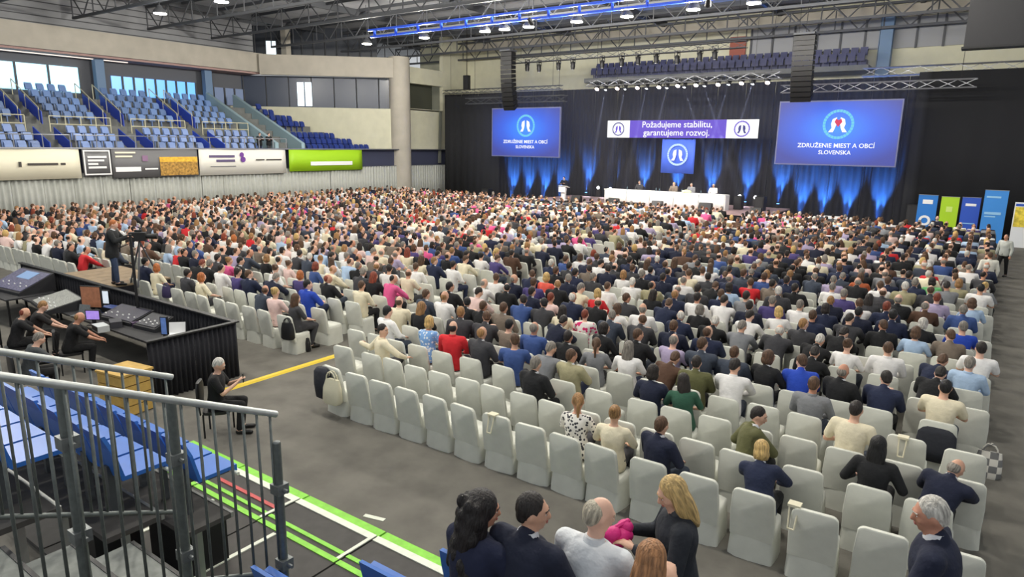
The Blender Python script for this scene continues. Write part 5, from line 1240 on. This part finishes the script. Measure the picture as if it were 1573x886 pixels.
person('fg_stand_m', at_head('fg_stand_m', 1430, 790, 1.1, 1.55), 1.55, rgb(26, 32, 54), rgb(196, 192, 184), 'short', 'standing person in navy suit and white collar by the last row', skin=rgb(196, 140, 116), face=True, bottom=rgb(24, 28, 44))
# ================================================================== other standing or working people
def stand_at(var, px, py, z0, yaw, sc=1.0):
    return at_head(var, px, py, z0, yaw, sc)
person('stand1', stand_at('stand1', 1546, 364, 0, 2.6), 2.6, rgb(190, 194, 188), HC['d'], 'crop', 'standing person in light grey shirt and black trousers by the right aisle', bottom=rgb(22, 22, 24))
person('stand1', stand_at('stand1', 1521, 392, 0, .3), .3, rgb(226, 224, 212), HC['b'], 'crop', 'standing person in cream shirt at the end of a row, right aisle', bottom=rgb(26, 26, 28))
person('stand0', stand_at('stand0', 1440, 335, 0, 2.9), 2.9, rgb(30, 30, 48), HC['d'], 'crop', 'person in dark jacket with folded arms before the lime roll-up banner')
person('stand0', stand_at('stand0', 95, 299, 0, -.9), -.9, rgb(34, 44, 96), HC['d'], 'short', 'person in blue jacket standing before the grey pleated drape')
person('stand1', stand_at('stand1', 652, 291, 0, -.9), -.9, rgb(226, 110, 170), HC['d'], 'bob', 'standing person in pink top near the far wall corner')
person('stand0', stand_at('stand0', 466, 284, 0, -1.2), -1.2, rgb(200, 196, 205), HC['d'], 'short', 'person in pale jacket standing by the drape below the lime banner')
for k, (px, py) in enumerate(((398, 205), (412, 204))):
    p = on_x(px, py, -44.6)
    person('stand0', (p.x, p.y, 4.0), -PI / 2, rgb(22, 22, 24), HC['d'], 'short', ('person in black suit on the stand stairs, nearer one', 'person in black suit on the stand stairs, farther one')[k], scale=.92)
# speaker and panel on the stage
lp = on_y(866, 272, 45.0)
person('stand0', (lp.x, 45.1, STZ), PI, rgb(22, 24, 34), HC['d'], 'short', 'person in dark suit speaking behind the white lectern')
for k, (px, c, h_) in enumerate(((982, 'd', 'g short'), (1035, 't', 'y bob'), (1062, 'g', 'g short'), (1096, 'w', 'w short'))):
    p = on_y(px, 285, 45.7); hc, hs = h_.split()
    person('suit0', (p.x, 45.75, STZ + .3), PI, TC[c][1], HC[hc], hs, f'person in {TC[c][0]} jacket seated at the panel table, {nth(k + 1)} from the lectern', 'panel on the stage', face=True)
    ch = obj('panel_chair', chair_mesh('panel_chair', False), None, (p.x, 45.75, STZ + .3), PI, label=f'dark chair at the panel table, {nth(k + 1)} from the lectern', cat='chair', group='chairs at the panel table')
    ch.data.materials[0] = mat('dark_chair', rgb(44, 40, 46), .7)
    obj('foot_block', MB().box(-.25, .25, -.25, .25, -.3, 0).mesh('foot_block', M_BLACK), ch)
# ---------------------------------------------------------------- camera riser, cameraman, tripod camera
rs = thing('camera_riser', 'brown wooden riser carrying the television camera', 'platform', (-22.1, 9.6, 0))
for k in range(6): obj('deck_board', MB().box(-1.6 + .54 * k, -1.6 + .54 * k + .52, -1.1, 1.0, .75, .8).mesh('deck_board', mat('riser_wood', rgb(140, 122, 98), .7, noise=.2, nscale=5)), rs)
obj('skirt', MB().box(-1.6, 1.63, -1.08, -1.04, 0, .75).mesh('skirt', M_BLACKCLOTH), rs); obj('skirt', MB().box(1.58, 1.62, -1.04, 1, 0, .75).mesh('skirt', M_BLACKCLOTH), rs)
pc_ = on_z(168, 345, .8 + 1.78)
person('stand2', (pc_.x, pc_.y, .8), -.75, rgb(30, 32, 34), HC['o'], 'short', 'camera operator in black jacket and jeans standing on the wooden riser', bottom=rgb(52, 66, 92), scale=1.1)
tp = pc_ + Matrix.Rotation(-.75, 3, 'Z') @ V(0, .75, 0)
tcam = thing('television_camera', 'black television camera on a tripod on the wooden riser', 'camera', (tp.x, tp.y, .8), -.75)
obj('camera_body', MB().box(-.1, .1, -.25, .2, 1.3, 1.55).mesh('camera_body', M_BLACK), tcam); obj('lens', MB().tube((0, .2, 1.43), (0, .5, 1.43), .07, .09, 12).mesh('lens', M_BLACK, angle=40), tcam); obj('viewfinder', MB().box(-.2, -.1, -.15, .05, 1.45, 1.6).mesh('viewfinder', M_BLACK), tcam)
for k in range(3):
    a = k * 2 * PI / 3; obj('leg', MB().tube((0, 0, 1.28), (math.cos(a) * .5, math.sin(a) * .5, 0), .025, n=7).mesh('leg', M_TRUSS), tcam)
obj('pan_handle', MB().tube((0, -.1, 1.3), (.1, -.55, 1.1), .012, n=6).mesh('pan_handle', M_BLACK), tcam)
# ================================================================== control booth
BH = 1.2; bx, by = -12.75, 7.9
bt = thing('booth_barrier', 'low black draped barrier closing in the control booth', 'barrier')
x = -24.2; k = 0
while x < bx - .2:
    obj('drape_panel', fold_mesh('drape_panel', 1.42, BH, .03, 9, M_BLACKCLOTH, seed=60 + k), bt, (x, by, 0)); x += 1.43; k += 1
y = 6.02
for k in range(2):
    o = obj('drape_panel', fold_mesh('drape_panel', .93, BH, .03, 9, M_BLACKCLOTH, seed=70 + k), bt, (bx, y, 0)); o.rotation_euler = (0, 0, PI / 2); y += .94
obj('top_rail', MB().box(-24.2, bx + .04, by - .06, by + .06, BH, BH + .03).mesh('top_rail', M_BLACK), bt); obj('top_rail', MB().box(bx - .06, bx + .06, 6.0, by - .06, BH, BH + .03).mesh('top_rail', M_BLACK), bt)
M_DESK = mat('desk_black', rgb(34, 34, 38), .7)
def table(label, x0, x1, y0, y1, h, m=M_DESK):
    t = thing('equipment_table', label, 'table', ((x0 + x1) / 2, (y0 + y1) / 2, 0)); a, b_ = (x1 - x0) / 2, (y1 - y0) / 2
    obj('top', MB().box(-a, a, -b_, b_, h - .04, h).mesh('top', m), t)
    for sx in (-1, 1):
        for sy in (-1, 1): obj('leg', MB().box(sx * (a - .06) - .025, sx * (a - .06) + .025, sy * (b_ - .06) - .025, sy * (b_ - .06) + .025, 0, h - .04).mesh('leg', M_BLACK), t)
table('long black equipment table along the booth barrier', -20.9, -13.2, 6.75, 7.65, .76); table('black equipment table at the far end of the booth', -24.0, -21.0, 6.4, 7.65, .76)
def console_mat(name, ca, cb, sc):
    m = bpy.data.materials.new(name); m.use_nodes = True; nt = m.node_tree; b = nt.nodes['Principled BSDF']; b.inputs['Roughness'].default_value = .5
    tc = nt.nodes.new('ShaderNodeTexCoord'); br = nt.nodes.new('ShaderNodeTexBrick'); br.inputs['Scale'].default_value = sc; br.inputs['Color1'].default_value = ca; br.inputs['Color2'].default_value = cb; br.inputs['Mortar'].default_value = (.02, .02, .025, 1); br.inputs['Mortar Size'].default_value = .04
    nt.links.new(tc.outputs['Object'], br.inputs['Vector']); nt.links.new(br.outputs['Color'], b.inputs['Base Color']); return m
def console(label, px, py, wd, dp, rz, m, tilt=.22, z=.76, screen=False):
    p = on_z(px, py, z + .15); p.y = min(p.y, 7.78 - dp / 2 - .12)
    t = thing('mixing_console', label, 'console', (p.x, p.y, z), rz)
    obj('base', MB().prism([(-dp / 2, 0), (dp / 2, 0), (dp / 2, .12 + dp * tilt), (-dp / 2, .08)], -wd / 2, wd / 2, Matrix(((0, 0, 1, 0), (1, 0, 0, 0), (0, 1, 0, 0), (0, 0, 0, 1)))).mesh('base', M_DESK), t)
    M = Matrix.Translation((0, 0, .105 + dp * tilt / 2)) @ Matrix.Rotation(math.atan2(dp * tilt + .04, dp), 4, 'X')
    obj('control_surface', MB().box(-wd / 2 + .04, wd / 2 - .04, -dp / 2 + .03, dp / 2 - .03, 0, .012, M).mesh('control_surface', m), t)
    if screen: obj('display', MB().box(-wd * .2, wd * .2, dp * .05, dp * .4, .012, .02, M).mesh('display', mat('console_display', rgb(120, 150, 190), .3, emit=.25)), t)
    kn = MB().tube((0, 0, 0), (0, 0, .03), .018, n=8).mesh('knob', M_WHITE)
    for i in range(8):
        o = obj('fader_knob', kn, t); o.matrix_local = M @ Matrix.Translation((-wd / 2 + .12 + (wd - .24) * i / 7, -dp * .3 + .06 * (i % 3), .012))
console('large blue-lit lighting console at the far end of the booth', 40, 436, 1.7, .95, .1, console_mat('console_blue', rgb(120, 116, 150), rgb(70, 76, 120), 9), .4, screen=True)
console('pale grey mixing console with rows of faders', 88, 462, 1.6, .85, -.15, console_mat('console_grey', rgb(196, 198, 190), rgb(150, 152, 146), 14), .18)
console('small dark console with purple lights in the booth middle', 196, 482, 1.3, .6, .1, console_mat('console_dark', rgb(60, 56, 84), rgb(36, 40, 54), 16), .25)
console('long dark rack panel beside the white laptop', 236, 494, .8, .5, .1, console_mat('console_rack', rgb(40, 46, 64), rgb(28, 28, 34), 12), .3)
def monitor(label, px, py, wd, h, rz, c, e, z=.76):
    p = on_z(px, py, z + h * .6); p.y = min(p.y, 7.5)
    t = thing('monitor', label, 'monitor', (p.x, p.y, z), rz)
    obj('housing', MB().box(-wd / 2, wd / 2, 0, .05, .12, .12 + h).mesh('housing', M_BLACK), t); obj('display', MB().box(-wd / 2 + .02, wd / 2 - .02, -.006, 0, .14, .1 + h).mesh('display', mat(label[:24], c, .3, noise=.3, nscale=9, emit=e)), t)
    obj('stand', MB().box(-.04, .04, .01, .05, 0, .13).box(-.12, .12, -.08, .12, 0, .015).mesh('stand', M_BLACK), t)
monitor('booth monitor with a brownish stage picture', 140, 460, .55, .55, .5, rgb(150, 100, 74), .25); monitor('bright white booth monitor by the barrier', 163, 459, .6, .36, .5, rgb(225, 235, 245), .6); monitor('small booth monitor with a violet picture', 143, 490, .34, .24, .6, rgb(170, 140, 230), .5); monitor('tall narrow blue-lit screen near the white laptop', 252, 506, .16, .4, .5, rgb(90, 120, 180), .3)
def laptop(label, px, py, rz, m):
    p = on_z(px, py, .85); t = thing('laptop', label, 'laptop', (p.x, p.y, .76), rz)
    obj('keyboard', MB().box(-.17, .17, -.24, 0, 0, .02).mesh('keyboard', m), t); obj('lid', MB().box(-.17, .17, 0, .012, 0, .24, Matrix.Translation((0, 0, .015)) @ Matrix.Rotation(-.25, 4, 'X')).mesh('lid', m), t)
laptop('white laptop near the booth corner', 272, 506, .8, M_WHITE); laptop('grey laptop with papers beside the pale console', 128, 478, .3, M_STEEL)
for k, (px, py, s, c) in enumerate(((178, 498, .2, rgb(60, 60, 66)), (212, 470, .22, rgb(50, 70, 130)), (222, 482, .18, rgb(70, 74, 90)), (188, 470, .16, rgb(90, 86, 80)), (155, 505, .2, rgb(190, 196, 196)), (206, 497, .15, rgb(80, 60, 90)))):
    p = on_z(px, py, .8)
    t = thing('rack_unit', f'small electronic box on the booth table, {nth(k + 1)} of the cluttered row', 'box', (p.x, min(p.y, 7.5), .76), R.uniform(-.5, .5)); t['group'] = 'electronic boxes in the booth'
    obj('case', MB().box(-s, s, -s * .6, s * .6, 0, s * .7).mesh('case', mat(f'rack_case_{k}', c, .5)), t); obj('front_plate', MB().box(-s * .9, s * .9, -s * .63, -s * .6, .02, s * .65).mesh('front_plate', M_BLACK), t)
cse = thing('wooden_case', 'yellowish wooden crate at the near side of the booth', 'crate', (on_z(192, 575, .7).x, on_z(192, 575, .7).y, 0), .15)
M_WOOD = mat('crate_wood', rgb(196, 160, 84), .7, noise=.15, nscale=7)
for k in range(4):
    obj('plank', MB().box(-.36, .36, -.3, -.27, .02 + .19 * k, .19 + .19 * k).mesh('plank', M_WOOD), cse); obj('plank', MB().box(.33, .36, -.27, .27, .02 + .19 * k, .19 + .19 * k).mesh('plank', M_WOOD), cse)
obj('lid', MB().box(-.38, .38, -.32, .32, .78, .82).mesh('lid', M_WOOD), cse); obj('back', MB().box(-.36, .36, .27, .3, .02, .78).box(-.36, -.33, -.27, .27, .02, .78).mesh('back', M_WOOD), cse)
pole = obj('booth_pole', MB().tube((0, 0, 0), (0, 0, 2.05), .035, n=8).box(-.08, .08, -.02, .02, 0, .02).mesh('booth_pole', M_BLACK), None, (on_z(233, 485, .76).x, 7.62, .76), label='thin black pole standing on the booth table', cat='pole')
# technicians
ch_bm = MB().box(-.23, .23, -.22, .22, .42, .47).box(-.22, .22, -.26, -.22, .55, .95)
OFFICE = {'seat': MB().rings([((0, 0, z), .24, .23, Matrix.Identity(3)) for z in (.42, .44, .47)], 14, 4).mesh('seat', M_BLACK, angle=50), 'backrest': MB().rings([((0, -.27, z), a, .03, Matrix.Identity(3)) for z, a in ((.58, .16), (.68, .22), (.88, .22), (.97, .15))], 14, 3).mesh('backrest', M_BLACK, angle=50), 'leg': MB().tube((0, 0, 0), (0, 0, .43), .016, n=6).mesh('leg', M_BLACK)}
def office_chair(label, loc, rz):
    t = thing('folding_chair', label, 'chair', loc, rz); obj('seat', OFFICE['seat'], t); obj('backrest', OFFICE['backrest'], t); obj('back_post', MB().tube((-.15, -.25, .4), (-.15, -.27, .62), .014, n=6).tube((.15, -.25, .4), (.15, -.27, .62), .014, n=6).mesh('back_post', M_BLACK), t)
    for sx in (-.2, .2):
        for sy in (-.2, .2): obj('leg', OFFICE['leg'], t, (sx, sy, 0))
TT = [(122, 487, 'tech', -.35, 'n bald', rgb(20, 20, 22), 'person in black t-shirt working at the booth desk, nearest the crate'), (60, 520, 'tech', -.1, 'g short', rgb(60, 64, 66), 'person in dark grey t-shirt in the booth, just above the railing'),
      (38, 480, 'tech', -.3, 'r bald', rgb(22, 22, 25), 'person in black t-shirt at the pale mixing console'), (66, 470, 'tech', -.3, 'n short', rgb(36, 34, 34), 'person in dark top leaning over the pale console, farthest in the booth'), (336, 560, 'phone', -.75, 'w short', rgb(20, 20, 22), 'white-haired person in black sitting outside the booth with a phone')]
for k, (px, py, var, yaw, hr, c, lab) in enumerate(TT):
    hc, hs = hr.split(); lo = at_head(var, px, py, 0, yaw)
    person(var, lo, yaw, c, HC[hc], hs, lab, bottom=rgb(22, 22, 24), face=True)
    office_chair(('black chair under the person at the booth desk', 'black chair under the person in grey in the booth', 'black chair at the pale mixing console', 'black chair at the far side of the booth', 'black chair outside the booth under the person with a phone')[k], (lo[0], lo[1], 0), yaw)
lo = Vector(at_head('phone', 336, 560, 0, -.75)); wp_ = (VAR['phone']['P']['W'][1] + VAR['phone']['P']['W'][0]) / 2 + V(0, .1, .07)
hpn = lo + Matrix.Rotation(-.75, 3, 'Z') @ wp_
ph = thing('mobile_phone', 'black mobile phone held by the person outside the booth', 'phone', hpn, -.75)
obj('case', MB().box(-.04, .04, -.005, .005, -.08, .08).mesh('case', M_BLACK), ph); obj('display', MB().box(-.035, .035, -.007, -.005, -.07, .07).mesh('display', mat('phone_glass', rgb(40, 44, 52), .2)), ph)

# ================================================================== thin stage haze
hz = bpy.data.materials.new('stage_haze'); hz.use_nodes = True; nt = hz.node_tree; nt.nodes.clear()
vo = nt.nodes.new('ShaderNodeVolumeScatter'); vo.inputs['Density'].default_value = 0.02; vo.inputs['Anisotropy'].default_value = .2; vo.inputs['Color'].default_value = (.8, .82, 1, 1)
om = nt.nodes.new('ShaderNodeOutputMaterial'); nt.links.new(vo.outputs[0], om.inputs['Volume'])
obj('stage_haze', MB().box(-36, -3.5, 44.0, 49.8, .02, 10.4).mesh('stage_haze', hz), label='thin bluish haze hanging over the stage in the spotlight beams', cat='haze', kind='stuff')
